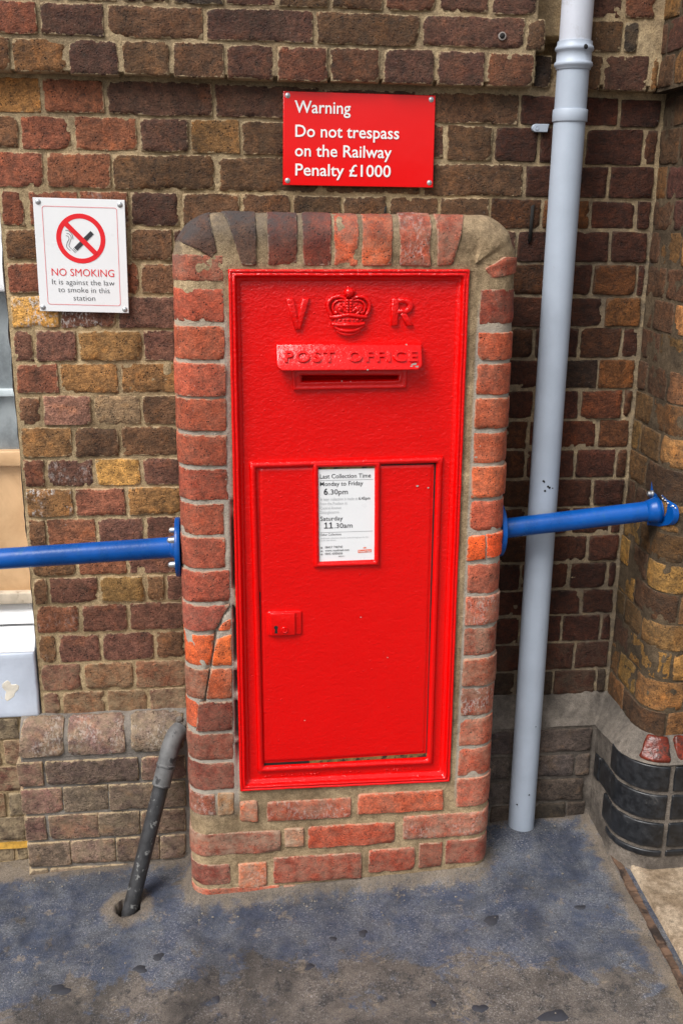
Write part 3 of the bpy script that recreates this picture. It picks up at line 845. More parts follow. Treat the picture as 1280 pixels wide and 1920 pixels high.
ZR = {-1: 1.8332, 0: 1.7685, 1: 1.6873, 2: 1.6123, 3: 1.5436, 4: 1.4677, 5: 1.3924, 6: 1.3198, 7: 1.2439, 8: 1.1687, 9: 1.0943, 10: 1.0209, 11: 0.9435, 12: 0.8692, 13: 0.795, 14: 0.7207, 15: 0.6453, 16: 0.5738, 17: 0.4961, 18: 0.4147, 19: 0.3417}
rows = [(ZR[k + 1], ZR[k], 0, k) for k in range(-1, 19)] + [(1.846, 1.917, 1, -2), (1.917, 1.985, 1, -3), (1.985, 2.06, 1, -4), (2.06, 2.135, 1, -5), (2.135, 2.21, 1, -6)]
for z0, z1, st, k in rows:
    fr = pfs if st else pf
    cuts = [-.002, .055, .165, .315, .43, .545, .66, .78, .9] if k % 2 else [-.002, .105, .275, .39, .505, .62, .735, .85]
    for i, (a, b) in enumerate(zip(cuts[:-1], cuts[1:])):
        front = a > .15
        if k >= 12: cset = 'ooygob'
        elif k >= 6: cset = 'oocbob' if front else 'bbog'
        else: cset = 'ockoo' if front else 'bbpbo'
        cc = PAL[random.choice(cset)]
        cc = tuple(v * (1.15 if front and k < 12 else (.85 if front else .52)) for v in cc)  # front lit, return shaded: the light is put into the brick colour
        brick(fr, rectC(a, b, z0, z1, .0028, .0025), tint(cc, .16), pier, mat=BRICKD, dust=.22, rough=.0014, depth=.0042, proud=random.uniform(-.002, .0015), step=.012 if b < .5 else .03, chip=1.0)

cpl = empty('corner_plinth', (1.0, -.1, -.02), 'grey cement weathered plinth with black glazed tiles wrapping the foot of the right pier', 'plinth')
# plan path: along the main wall, round the inner corner, along the return, round the nose, along the front
def cpath(off):
    pts = [(.635, -off), (1.004 - off, -off)]
    pts += [(1.004 - off, -.19)]
    r_ = .06 + off
    for k in range(1, 13):
        th = math.pi / 2 * k / 12
        pts.append((1.064 - r_ * math.cos(th), -.19 - r_ * math.sin(th)))
    pts += [(1.3, -.25 - off), (1.75, -.25 - off)]
    return pts
def dens(pts, n):
    out = []
    for (a, b), m in zip(zip(pts[:-1], pts[1:]), n):
        for i in range(m): out.append((a[0] + (b[0] - a[0]) * i / m, a[1] + (b[1] - a[1]) * i / m))
    out.append(pts[-1]); return np.array(out)
nseg = [50, 26] + [2] * 12 + [14, 4]
OFF = .042
inn = dens(cpath(0.0), nseg); outp = dens(cpath(OFF), nseg); m = len(inn)
ztop = np.interp(np.arange(m), [0, 50, 76, 100, m], [.349, .349, .349, .352, .352]); zbot = np.interp(np.arange(m), [0, 50, 76, 100, m], [.272, .270, .285, .292, .292])
mb = MB()
V = []
nr = 14
for j in range(nr + 1):
    tt = j / nr
    Q = inn * (1 - tt) + outp * tt
    V.append(np.c_[Q, ztop * (1 - tt) + zbot * tt])
V = np.concatenate(V)
F = [(j * m + i, j * m + i + 1, (j + 1) * m + i + 1, (j + 1) * m + i) for j in range(nr) for i in range(m - 1)]
V = V + np.c_[V[:, 0] * 0, -1 * np.ones(len(V)), np.ones(len(V))] * (fbm(V, 16, 4, 61) * .007 + fbm(V, 70, 3, 64) * .003 + .001)[:, None]
mesh_obj('cement_weathering', V, F, CEMENTD, cpl, attrs=dict(pale=np.full(len(V), .10)), origin=None)
V = []
for j in range(31):
    zz = zbot * (1 - j / 30) + (-.10) * (j / 30)
    V.append(np.c_[outp, zz])
V = np.concatenate(V)
F = [(j * m + i, j * m + i + 1, (j + 1) * m + i + 1, (j + 1) * m + i) for j in range(30) for i in range(m - 1)]
nrm = np.tile(np.where((np.arange(m) < 50)[:, None], [[0, 1, 0]], np.where((np.arange(m) < 77)[:, None], [[1, 0, 0]], [[.5, .7, 0]])), (31, 1))
V = V + nrm * (.004 - fbm(V, 28, 3, 62) * .004)[:, None]
mesh_obj('mortar', V, F, CEMENTD, cpl, attrs=dict(pale=np.full(len(V), .04)), origin=None)
cw = flat(-OFF)
for z0, z1, xs_ in ((.195, .262, [.665, .745, .80, .955]), (.120, .184, [.665, .735, .805, .912, .918, .957]), (.046, .110, [.68, .745, .795, .945]), (-.02, .036, [.69, .75, .795, .90, .905, .955])):
    for i in range(0, len(xs_), 2):
        brick(cw, [(xs_[i], z0), (xs_[i + 1], z0), (xs_[i + 1], z1), (xs_[i], z1)], tint(s2l(random.choice(((86, 76, 72), (78, 68, 61), (96, 86, 81)))), .1), cpl, mat=BRICKD, dust=random.uniform(.1, .35))
ctf = pathframe(None, OFF)
L2 = (.06 + OFF) * math.pi / 2
nose = .19 + L2
jx = nose + .0035
def tile(a0, a1, z0, z1, mat, label=None, **k):
    SEED[0] += 1
    V, F, e = patch(ctf, [(a0, z0), (a1, z0), (a1, z1), (a0, z1)], seed=SEED[0], r=.004, depth=.008, proud=.0015, rough=.0006, rc=.004, wob=k.pop('wob', .0012), chip=.3, **k)
    o = mesh_obj('tile', V, F, mat, cpl, attrs=dict(edge=e))
    if label: o['label'] = label
for z0, z1, a0 in ((.217, .288, .163), (.137, .208, .10), (.058, .128, .14), (.030, .049, .17)):
    aa = a0
    tile(aa, jx - .005, z0, z1, BLACKTILE)
    for q in range(5):
        tile(jx + .005 + .118 * q, jx + .118 * (q + 1) - .005, z0, z1, BLACKTILE)
tile(.06, .095, .13, .20, BLACKTILE, wob=.003)
# the red-brown glazed nose brick lies on the slope
def slopef(a, s):
    P0, N0 = pf(a, np.full_like(a, .352)); P1, N1 = ctf(a * (nose / (.19 + .06 * math.pi / 2)), np.full_like(a, .292))
    tt = np.asarray(s)[:, None]
    P = P1 * (1 - tt) + P0 * tt
    N = N0 * .75 + np.array([0, 0, .66])
    return P, N / np.linalg.norm(N, axis=1)[:, None]
def slope_tile(a0, a1, s0, s1, mat, a0t=None):
    SEED[0] += 1
    Lr = .07
    def fr(a, s): return slopef(a, s / Lr)
    V, F, e = patch(fr, [(a0, s0 * Lr), (a1, s0 * Lr), (a1, s1 * Lr), ((a0t or a0), s1 * Lr)], seed=SEED[0], r=.006, depth=.008, proud=.006, rough=.002, rc=.01, wob=.003, chip=1)
    mesh_obj('tile', V, F, mat, cpl, attrs=dict(edge=e))
ns = .19 + .06 * math.pi / 2
slope_tile(.215, ns + .001, .07, .97, REDTILE, .235)
slope_tile(ns + .012, ns + .12, .07, .97, REDTILE)
slope_tile(ns + .13, ns + .24, .07, .97, REDTILE)

# ------------------------------------------------------------------ brick pillar round the letter box
pillar = empty('brick_pillar', (.26, -.1, -.06), 'shallow red brick pillar with rounded edges and arched top framing the red letter box', 'pillar')
DF, RB = -.225, .050
xoL = lambda z: -.1045 - .0075 * (1.45 - z) / 1.45
xoR = lambda z: .6285 + .0130 * (1.45 - z) / 1.45
xiL = lambda z: .0050 - .0016 * (1.45 - z) / 1.2
xiR = lambda z: .5300 + .0020 * (1.45 - z) / 1.2
ZTOP = 1.5775; RC = .1
def prof(s, flat_len):
    """distance along the profile -> (travel outwards, y, outward normal, front normal)"""
    L2 = RB * math.pi / 2
    th = np.clip((s - flat_len) / RB, 0, math.pi / 2)
    out = np.where(s < flat_len, s, flat_len + RB * np.sin(th))
    y = np.where(s < flat_len, DF, DF + RB * (1 - np.cos(th)))
    y = np.where(s > flat_len + L2, DF + RB + s - flat_len - L2, y)
    return out, y, np.sin(th), -np.cos(th)
def jambL(a, s):
    o, y, no, nf = prof(s, xiL(a) - xoL(a) - RB)
    return np.stack([xiL(a) - o, y, a], 1), np.stack([-no, nf, 0 * no], 1)
def jambR(a, s):
    o, y, no, nf = prof(s, xoR(a) - xiR(a) - RB)
    return np.stack([xiR(a) + o, y, a], 1), np.stack([no, nf, 0 * no], 1)
ZI = 1.472
def archT(a, s):
    o, y, no, nf = prof(s, ZTOP - ZI - RB)
    return np.stack([a, y, ZI + o], 1), np.stack([0 * no, nf, no], 1)
CL = (xoL(1.477) + RC, ZTOP - RC); CR = (xoR(1.477) - RC, ZTOP - RC)
def corner(c):
    def f(a, s):      # a = angle (radians scaled by .1), s = radial from centre
        an = a / .1
        o, y, no, nf = prof(s, RC - RB)
        return np.stack([c[0] + np.cos(an) * o, y, c[1] + np.sin(an) * o], 1), np.stack([np.cos(an) * no, nf, np.sin(an) * no], 1)
    return f
cornL, cornR = corner(CL), corner(CR)

mb = MB(); pale = []; sootv = []
def core(fr, A, S, rec=None):
    A, S, F = grid(A, S)
    P, N = fr(A, S)
    d = -.0028 + fbm(P, 32, 3, 71) * .0016 + fbm(P, 120, 2, 72) * .0012
    if rec is not None: d = d + rec(A, S, P)
    mb.add(P + N * d[:, None], F)
zz = np.linspace(-.14, 1.477, 190); ss = np.concatenate([np.linspace(-.012, 0, 4), np.linspace(.006, .135, 24), [.16, .20, .25, .30]])
def crackL(A, S, P):
    c = np.clip(-S / .006, 0, 1)
    gap = sstep(.98, .90, A + .05 * fbm(P, 30, 2, 5)) * sstep(.30, .40, A)
    sc_ = np.interp(A, [.40, .486, .57, .655, .70, .735], [.090, .068, .0535, .040, .024, .002])
    cr_ = np.exp(-((S - sc_) / .0035) ** 2) * sstep(.40, .42, A) * sstep(.735, .72, A)
    return -cr_ * .016 - c * (.002 + .035 * gap * (fbm(P, 40, 2, 77) > -.25))
core(jambL, zz, ss, crackL)
core(jambR, zz, np.concatenate([np.linspace(-.012, 0, 4), ss[4:]]), lambda A, S, P: -np.clip(-S / .006, 0, 1) * .002)
core(archT, np.linspace(CL[0], CR[0], 70), np.concatenate([np.linspace(-.010, 0, 3), np.linspace(.006, .135, 24), [.16, .20, .25, .30]]))
core(cornL, np.linspace(R(90), R(180), 26) * .1, np.concatenate([np.linspace(.0, .128, 26), [.16, .2, .25, .30]]))
core(cornR, np.linspace(R(0), R(90), 26) * .1, np.concatenate([np.linspace(.0, .128, 26), [.16, .2, .25, .30]]), lambda A, S, P: sstep(R(25) * .1, R(40) * .1, A) * sstep(R(89) * .1, R(68) * .1, A) * .005 + 0 * S)
core(lambda a, s: (np.stack([a, np.full_like(a, DF + .0012), s], 1), np.tile([0., -1, 0], (len(a), 1))), np.linspace(-.005, .545, 80), np.linspace(-.14, .246, 60))
# backing behind the box
mb.add([(-.01, DF + .045, .22), (.545, DF + .045, .22), (.545, DF + .045, 1.49), (-.01, DF + .045, 1.49)], [(0, 1, 2, 3)])
V = np.concatenate(mb.v)
pale = np.where((V[:, 0] < .012) | (V[:, 0] > .525), .85, 0) * sstep(1.42, 1.32, V[:, 2]) * sstep(.16, .24, V[:, 2])
pale *= np.where((V[:, 0] > .52) & (V[:, 0] < .5385), 0, 1)
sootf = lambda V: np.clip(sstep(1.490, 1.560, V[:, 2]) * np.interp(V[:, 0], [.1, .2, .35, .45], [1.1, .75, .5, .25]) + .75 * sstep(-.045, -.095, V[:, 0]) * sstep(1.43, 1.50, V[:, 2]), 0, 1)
mb.build('mortar', MORTAR2, pillar, attrs=dict(pale=pale * .8, soot_shade=np.clip(sootf(V) * .9, 0, 1)), origin=None)

def pb(fr, C, c, dust=.12, **k):
    k.setdefault('step', .0095); k.setdefault('r', .0028); k.setdefault('depth', .0056); k.setdefault('rough', .0008); k.setdefault('wob', .0026)
    if 'white' not in k and random.random() < .16: k['white'] = random.uniform(.2, .5)
    return brick(fr, C, tint(tuple(u_ * w_ for u_, w_ in zip(s2l(c), (1.0, .84, .68))), .10), pillar, mat=BRICKR, dust=dust, soot_shade=sootf, **k)
ST = .26    # brick wraps back along the side
LJ = [1.4306, 1.3527, 1.2764, 1.1984, 1.1211, 1.0458, 0.9677, 0.888, 0.8103, 0.7286, 0.6569, 0.5705, 0.4863, 0.4031, 0.3254, 0.2447, 0.1742]
cl = [(158, 80, 62), (166, 86, 64), (170, 90, 70), (168, 86, 66), (166, 88, 68), (160, 82, 66), (152, 76, 60), (148, 76, 62), (150, 78, 64), (156, 82, 70), (214, 108, 62), (176, 98, 74), (140, 74, 62), (138, 76, 66), (140, 78, 68), (150, 88, 74)]
for i, (zt, zb) in enumerate(zip(LJ[:-1], LJ[1:])):
    g0 = .0036
    c = cl[i]
    if i == 10:     # spalled brick split by the crack
        pb(jambL, [(zb + g0, .052), (zt - g0, .040), (zt - g0 - .002, ST), (zb + g0, ST)], (206, 100, 58), proud=-.001, rough=.0025, chip=1.0, dust=.1, label='bright orange half of a brick split by the crack')
        pb(jambL, [(zb + g0, .002), (zt - g0, .001), (zt - g0 - .010, .036), (zb + g0, .049)], (224, 116, 64), proud=.001, rough=.0025, chip=1.0, dust=.08, label='bright orange half of a brick split by the crack')
    elif i == 9:
        pb(jambL, [(zb + g0 + .002, .040), (zt - g0, .004), (zt - g0, ST), (zb + g0 - .004, ST)], c, dust=.2, chip=1.2, label='chipped brick above the crack')
        pb(jambL, [(zb + g0, .003), (zb + .034, .003), (zb + .024, .022), (zb + g0, .034)], (200, 104, 72), proud=.0, rough=.002, chip=.8)
    elif i == 11:
        pb(jambL, [(zb + g0, .068), (zt - g0, .054), (zt - g0, ST), (zb + g0, ST)], (150, 96, 78), proud=.0, rough=.0016, dust=.3, label='cracked brick, outer half')
        pb(jambL, [(zb + g0, .003), (zt - g0, .003), (zt - g0, .0505), (zb + g0, .0645)], (196, 104, 70), proud=.001, rough=.0014, dust=.2, label='cracked brick, inner half')
    elif i == 12:
        pb(jambL, [(zb + g0, .003), (zt - g0, .003), (zt - g0, .082), (zb + g0, .090)], c, dust=.15)
        pb(jambL, [(zb + g0 + .008, .086), (zt - g0, .080), (zt - g0, ST), (zb + g0, ST)], (214, 108, 72), proud=-.001, rough=.002, label='spalled orange outer corner of a brick')
    elif i == 15:
        pb(jambL, rectC(zb, zt, .045, ST, .0055, .003), c, dust=.25)
        pb(jambL, rectC(zb, zt, .002, .046, .0055, .002), (178, 140, 104), dust=.9)
    else:
        sin = .003 if i not in (6, 7) else .012
        pb(jambL, rectC(zb, zt, sin - .0015, ST, g0, .0012), c, dust=.12 if i < 9 else .25, rough=.0012 + .001 * (i > 11))
RJ = [1.4333, 1.3415, 1.27, 1.1941, 1.1178, 1.04, 0.9599, 0.8812, 0.8088, 0.7283, 0.6489, 0.5706, 0.4922, 0.4122, 0.3306, 0.2474, 0.161]
cr = [(146, 72, 58), (178, 92, 66), (180, 92, 68), (184, 98, 72), (188, 102, 74), (186, 98, 70), (174, 88, 68), (228, 100, 50), (172, 96, 80), (168, 94, 78), (164, 92, 76), (166, 92, 76), (170, 88, 72), (172, 90, 72), (168, 86, 70), (164, 88, 74)]
for i, (zt, zb) in enumerate(zip(RJ[:-1], RJ[1:])):
    g0 = .0032
    gt = .008 if i in (0, 1) else g0
    gb = .009 if i == 0 else g0
    if i == 7:
        pb(jambR, [(zb + g0, .010), (zt - g0 - .004, .010), (zt - g0 - .002, .052), (zb + g0 + .004, .056)], (232, 104, 52), proud=.001, rough=.002, chip=.8, dust=.05, label='broken bright orange brick beside the blue rail')
        pb(jambR, [(zb + g0 + .006, .058), (zt - g0, .053), (zt - g0, ST), (zb + g0 + .004, ST)], (214, 92, 50), proud=.0015, rough=.0022, chip=.6, dust=.05, label='broken outer half of the orange brick beside the rail')
    else:
        o = pb(jambR, [(zb + gb, .013), (zt - gt, .013), (zt - gt, ST), (zb + gb, ST)], cr[i], dust=.14 if i < 9 else .42, rough=.0010 + (.0014 if i in (0,) else 0))
# rounded top corners
pb(jambL, rectC(1.438, 1.494, .002, ST, .002, .001), (150, 84, 70), dust=.3, rough=.002)
pb(cornL, [(R(103) * .1, .020), (R(150) * .1, .018), (R(157) * .1, .135), (R(99) * .1, .135)], (92, 70, 66), dust=.05, rough=.0014)
pb(jambR, [(1.446, .030), (1.468, .020), (1.492, .06), (1.484, ST)], (166, 88, 74), dust=.3, rough=.003, chip=1.2)
pb(jambR, [(1.446, .030), (1.440, .075), (1.446, ST), (1.470, ST)], (160, 84, 72), dust=.4, rough=.003, chip=1.2, proud=-.004)
VB = [(.0067, .0672), (.0961, .1513), (.1688, .2215), (.2333, .2775), (.2911, .3487), (.3696, .4294), (.4505, .4958)]
vc = [(96, 72, 68), (122, 68, 60), (136, 72, 60), (198, 92, 58), (214, 100, 60), (168, 84, 64), (168, 88, 70)]
for (a, b), c, i in zip(VB, vc, range(7)):
    if i == 0:
        C = [(.040, .0), (.070, .0), (.071, .135), (-.002, .135)]
    elif i == 6:
        C = [(.4475, .0), (.482, .004), (.512, .135), (.4425, .135)]
    else:
        C = [(a - .003, .0), (b + .003, .0), (b + .004, .135), (a - .004, .135)]
    pb(archT, C, c, dust=.10 if i < 3 else .35, rough=.0016 if i < 3 else .0026, chip=1.0)
# courses below the box
fb = flat(DF)
def fbk(x0, x1, z0, z1, c, tz=.0, **k):
    pb(fb, [(x0 - .002, z0 - .002), (x1 + .002, z0 + tz - .002), (x1 + .002, z1 + tz + .002), (x0 - .002, z1 + .002)], c, **k)
fbk(.014, .0536, .157, .212, (196, 112, 84), dust=.75)
fbk(.0793, .2818, .154, .2055, (170, 84, 66), dust=.38)
fbk(.2998, .5114, .160, .214, (176, 86, 66), dust=.25)
fbk(.1797, .3935, .072, .130, (174, 80, 62), dust=.22)
fbk(.1220, .166, .080, .128, (168, 122, 98), dust=.95)
pb(jambR, [(.078, -.118), (.146, -.118), (.149, ST), (.080, ST)], (166, 90, 76), dust=.5)
pb(jambL, [(.066, -.108), (.128, -.108), (.126, ST), (.064, ST)], (146, 84, 72), dust=.62, rough=.002)
pb(jambL, [(-.019, .0165), (.040, .0165), (.040, ST), (-.019, ST)], (130, 72, 66), dust=.35)
fbk(.0076, .0735, -.030, .036, (186, 108, 84), dust=.6)
fbk(.0935, .3104, -.024, .047, (146, 76, 64), dust=.35)
fbk(.3317, .4452, -.010, .053, (150, 72, 60), dust=.3)
fbk(.459, .5146, -.006, .062, (140, 70, 60), dust=.3)
pb(jambR, [(-.002, .010 - .017), (.070, -.007), (.071, ST), (.0, ST)], (144, 76, 66), dust=.35)
pb(jambL, [(-.080, -.105), (-.030, -.105), (-.028, ST), (-.080, ST)], (172, 86, 66), dust=.5)
fbk(.118, .225, -.075, -.036, (150, 82, 70), dust=.6)

# ------------------------------------------------------------------ letter box
box_ = empty('wall_post_box', (.26, -.2, .24), 'tall glossy red cast iron wall post box with a crown, letter slot and locked door', 'post box')
PY = -.213           # front of the casting
QB = [(.0122, 1.4639), (.5167, 1.4661), (.0135, .2439), (.5272, .2390)]
# outer moulding
pr = [(0, -.03), (0, .012), (.0012, .0158), (.0035, .0172), (.0056, .0160), (.0066, .0138), (.0078, .0150), (.0100, .0170), (.0122, .0168), (.0138, .0145), (.0150, .0105), (.0166, .0072), (.0186, .0055), (.0200, .0054), (.0210, .0038), (.0236, .0032), (.0244, -.0005)]
V, F = sweep_quad(QB, pr, PY, 60, .0011, 3)
mesh_obj('frame', V, F, RED, box_)
# lower rail is broader and lower: handled by the plate below it
SL = (.1632, .3731, 1.2300, 1.2530)
xs = np.unique(np.concatenate([np.linspace(.030, .508, 90), [SL[0], SL[1]]])); zs = np.unique(np.concatenate([np.linspace(.258, 1.447, 200), [SL[2], SL[3]]]))
X, Z, F = grid(xs, zs)
P = np.stack([X, np.full_like(X, PY), Z], 1)
P[:, 0] += (1.447 - Z) / 1.2 * .0085 * (X / .5)
P[:, 1] -= fbm(P, 20, 2, 81) * .0006 + fbm(P, 70, 2, 83) * .00025
Fc = P[F].mean(1)
keep = ~((Fc[:, 0] > SL[0]) & (Fc[:, 0] < SL[1]) & (Fc[:, 2] > SL[2]) & (Fc[:, 2] < SL[3]))
mesh_obj('face_plate', P, F[keep], RED, box_)
# throat of the slot
mb = MB(); x0, x1, z0, z1 = SL[0] - .001, SL[1] + .001, SL[2] - .001, SL[3] + .001; d = .045
mb.add([(x0, PY + .001, z0), (x1, PY + .001, z0), (x1, PY + .001, z1), (x0, PY + .001, z1), (x0, PY + .022, z0 + .004), (x1, PY + .022, z0 + .004), (x1, PY + d, z1), (x0, PY + d, z1)],
       [(0, 1, 5, 4), (1, 2, 6, 5), (2, 3, 7, 6), (3, 0, 4, 7), (4, 5, 6, 7)])
mb.build('slot_throat', RED, box_, smooth=False)
# slot frame
pr = [(0, 0), (0, .006), (.0015, .0085), (.005, .009), (.007, .0075), (.009, .0068), (.013, .0085), (.0165, .0085), (.0185, .0055), (.0195, -.004)]
V, F = sweep_quad([(.1416, 1.2620), (.3922, 1.2605), (.1445, 1.2118), (.3902, 1.2140)], pr, PY, 24, .0005, 7)
mesh_obj('slot_frame', V, F, RED, box_)
# hood over the slot
ol = rrect(.1085, .4190, 1.2585, 1.3110, .014, 6, (1, 1, 0, 0))
hood_t = lambda z: .026 * (1 - (z - 1.2585) / .0525) + .003
V, F = outline_plaque(ol, [(0, 0), (0, .0075), (.0012, .0095), (.0035, .0105)], PY, None)
V = [(x, (y if y > PY - .0001 else y - hood_t(z)), z) for x, y, z in V]
hood = mesh_obj('slot_hood', V, F, RED, box_, sharp=50)
# cheeks that carry the hood
mb = MB()
for xx in (.112, .4125):
    mb.add([(xx, PY, 1.262), (xx, PY, 1.309), (xx, PY - .028, 1.262), (xx + .004, PY, 1.262), (xx + .004, PY, 1.309), (xx + .004, PY - .028, 1.262)], [(0, 1, 2), (3, 5, 4), (0, 2, 5, 3), (1, 4, 5, 2)])
mb.build('hood_cheek', RED, hood, smooth=False) if False else None
def raised_text(s, x0, x1, zb, cap, y, parent, out=.002, off=0.0, bev=.0, mat=RED, tilt=None, name='lettering', sx=None, spacing=1.0):
    v, f = text_mesh(s, x1 - x0, cap, off, out, bev, spacing)
    V = []
    for p in v:
        z = zb + p[1]
        y0 = y - (tilt(z) if tilt else 0)
        V.append((x0 + p[0], y0 - p[2], z))
    return mesh_obj(name, V, f, mat, parent, sharp=40)
BASEH = Vector(hood.location)
def sub(o, parent, grand):
    """re-parent a part to another part, keeping its place"""
    wl = Vector(o.location) + grand.location if o.parent is grand else Vector(o.location)
    o.parent = parent
    o.location = wl - (parent.location + (grand.location if parent.parent is grand else Vector()))
    return o
for s_, a, b in (('POST', .1255, .2305), ('OFFICE', .2590, .4080)):
    o = raised_text(s_, a, b, 1.2775, .0205, PY - .0085, box_, .0066, .006, .022, tilt=hood_t, spacing=1.25)
    sub(o, hood, box_)
# V and R
def letter(poly, name):
    pass
def raised_poly(loops, name):
    """loops: stroke polygons (x,z); each stroke a rounded bar, joined"""
    mb = MB()
    for pts in loops:
        V, F = outline_plaque(pts, [(0, 0), (.0003, .0042), (.0012, .0062), (.0028, .0072), (.0044, .0076)], PY)
        mb.add(V, F)
    return mb.build(name, RED, box_, sharp=70)
def lp(x, z, x0, w_, z0, h_): return (x0 + x * w_, z0 + z * h_)
L_ = lambda pts: [lp(px / 200.0, 1 - pz / 265.0, .1305, .0490, 1.3395, .0655) for px, pz in pts]
raised_poly([L_([(0, 0), (62, 0), (128, 265), (76, 265)]), L_([(138, 0), (200, 0), (126, 265), (78, 265)])], 'raised_letter')
L_ = lambda pts: [lp(px / 190.0, 1 - pz / 245.0, .3535, .0490, 1.3475, .0580) for px, pz in pts]
bow = [(40, 0), (110, 0)] + [(118 + 66 * math.cos(q_), 70 - 70 * math.sin(q_)) for q_ in np.linspace(R(80), R(-80), 9)] + [(110, 140), (40, 140), (40, 96), (104, 96)] + [(104 + 28 * math.cos(q_), 70 - 26 * math.sin(q_)) for q_ in np.linspace(R(-80), R(80), 7)] + [(104, 44), (40, 44)]
raised_poly([L_([(0, 0), (60, 0), (60, 245), (0, 245)]), L_(bow), L_([(70, 128), (126, 128), (190, 245), (128, 245)])], 'raised_letter')
# crown
mb = MB()
K = .00025
def c2(px, py, out=0.0): return (.2625 + (px - 620) * K, PY - out, 1.3785 + (240 - py) * K)
def arc(pts, r, out=.004, taper=True, n=8):
    q = [c2(a, b, out + (c if len(p_) > 2 else 0)) for p_ in pts for a, b, c in [(p_[0], p_[1], p_[2] if len(p_) > 2 else 0)]]
    q = bez(q, n)
    mb.add(*tube([tuple(x) for x in q], [r * K] * len(q), 9))
cap_v, cap_f = ball(c2(620, 225, .001), (150 * K, .008, 95 * K), 24, 12); mb.add(cap_v, cap_f)
cap_v, cap_f = ball(c2(618, 340, .002), (135 * K, .010, 80 * K), 24, 12); mb.add(cap_v, cap_f)
for sg in (1, -1):
    m = lambda L: [(620 + sg * (a - 620), b) for a, b in L]
    arc(m([(474, 275), (448, 225), (446, 175), (480, 132), (540, 118), (598, 138)]), 17, .005)
    arc(m([(500, 262), (484, 215), (492, 175), (530, 150), (590, 152)]), 9, .007)
    arc(m([(560, 262), (536, 245), (520, 220), (528, 196)]), 13, .009)
    arc(m([(528, 200), (560, 210), (585, 240)]), 11, .010)
    for (bx, by, br) in ((545, 222, 26), (512, 250, 17), (575, 192, 15), (552, 178, 11)):
        q = m([(bx, by)])[0]; mb.add(*ball(c2(q[0], q[1], .008), (br * K, br * K * .8, br * K), 10, 7))
for i in range(5):
    for sx_ in (-15, 15):
        mb.add(*ball(c2(620 + sx_, 150 + i * 23, .0105), (13 * K,) * 3, 8, 6))
arc([(592, 140), (588, 200), (592, 250)], 8, .009); arc([(648, 140), (652, 200), (648, 250)], 8, .009)
mb.add(*ball(c2(620, 84, .006), (45 * K, 45 * K, 42 * K), 16, 10))
mb.add(*ball(c2(662, 78, .004), (16 * K,) * 3)); mb.add(*ball(c2(612, 44, .004), (14 * K,) * 3))
arc([(462, 288), (520, 285, .003), (620, 268, .005), (720, 283, .003), (774, 286)], 18, .005)
arc([(480, 345), (540, 352, .003), (620, 350, .006), (700, 350, .003), (756, 342)], 17, .006)
arc([(494, 362), (545, 392, .003), (618, 402, .006), (690, 392, .003), (748, 358)], 17, .004)
arc([(520, 400), (560, 424, .002), (616, 432, .004), (670, 424, .002), (722, 396)], 14, .004)
for i in range(7):
    q = -1 + i / 3.0
    mb.add(*ball(c2(618 + q * 110, 314 - 6 * (1 - q * q), .0085 + .004 * (1 - q * q)), ((16 if i % 2 else 10) * K, 8 * K, 10 * K), 8, 6))
mb.build('crown_emblem', RED, box_)
# door: half-round moulding and sheet
QO = [(.0481, 1.0560), (.4786, 1.0605), (.0565, .2870), (.4845, .2850)]
pr = [(0, -.002), (.0006, .0040), (.0035, .0085), (.0080, .0103), (.0120, .0088), (.0152, .0045), (.0160, -.004)]
V, F = sweep_quad(QO, pr, PY, 60, .0008, 17)
door = mesh_obj('door', *(lambda: (None, None))(), None) if False else None
xs = np.linspace(0, 1, 70); zs = np.linspace(0, 1, 120)
A, S, Fd = grid(xs, zs)
q = [np.array(p_) for p_ in ((.0668, 1.0440), (.4600, 1.0450), (.0675, .3095), (.4660, .3125))]
P2 = (q[2][None] * ((1 - A) * (1 - S))[:, None] + q[3][None] * (A * (1 - S))[:, None] + q[1][None] * (A * S)[:, None] + q[0][None] * ((1 - A) * S)[:, None])
P = np.stack([P2[:, 0], np.full(len(A), PY - .0022), P2[:, 1]], 1)
P[:, 1] -= fbm(P, 16, 2, 91) * .0005 + fbm(P, 60, 2, 93) * .0003 + .0008 * np.sin(P[:, 0] * 9)
brd = (A < 1e-6) | (A > 1 - 1e-6) | (S < 1e-6) | (S > 1 - 1e-6)
P[brd, 1] = PY + .004
door = mesh_obj('door', P, Fd, RED, box_)
mould = mesh_obj('door_moulding', V, F, RED, box_)
sub(mould, door, box_)
mb = MB()
mb.add([(.066, PY - .0008, .3050), (.468, PY - .0008, .3075), (.468, PY - .0008, .3165), (.066, PY - .0008, .3125)], [(0, 1, 2, 3)])
mesh_obj('door_gap', [(.180, PY - .0010, .3030), (.469, PY - .0010, .3045), (.469, PY - .0014, .3145), (.180, PY - .0014, .3100)], [(0, 1, 2, 3)], OCHRE, box_, smooth=False)
for q4 in ([(.4630, .0009, .66), (.4665, .0009, .66), (.4648, .0009, 1.046), (.4592, .0009, 1.046)],
           [(.4668, .0009, .305), (.470, .0009, .305), (.4668, .0009, .66), (.4636, .0009, .66)],
           [(.064, .0009, .303), (.0695, .0009, .303), (.0695, .0009, .75), (.064, .0009, .75)],
           [(.064, .0010, .302), (.181, .0010, .303), (.181, .0014, .310), (.064, .0014, .3095)],
           [(.34, .0009, 1.0405), (.466, .0009, 1.0415), (.466, .0009, 1.046), (.34, .0009, 1.046)]):
    mesh_obj('door_gap', [(x_, PY - y_, z_) for x_, y_, z_ in q4], [(0, 1, 2, 3)], DARK, box_, smooth=False)
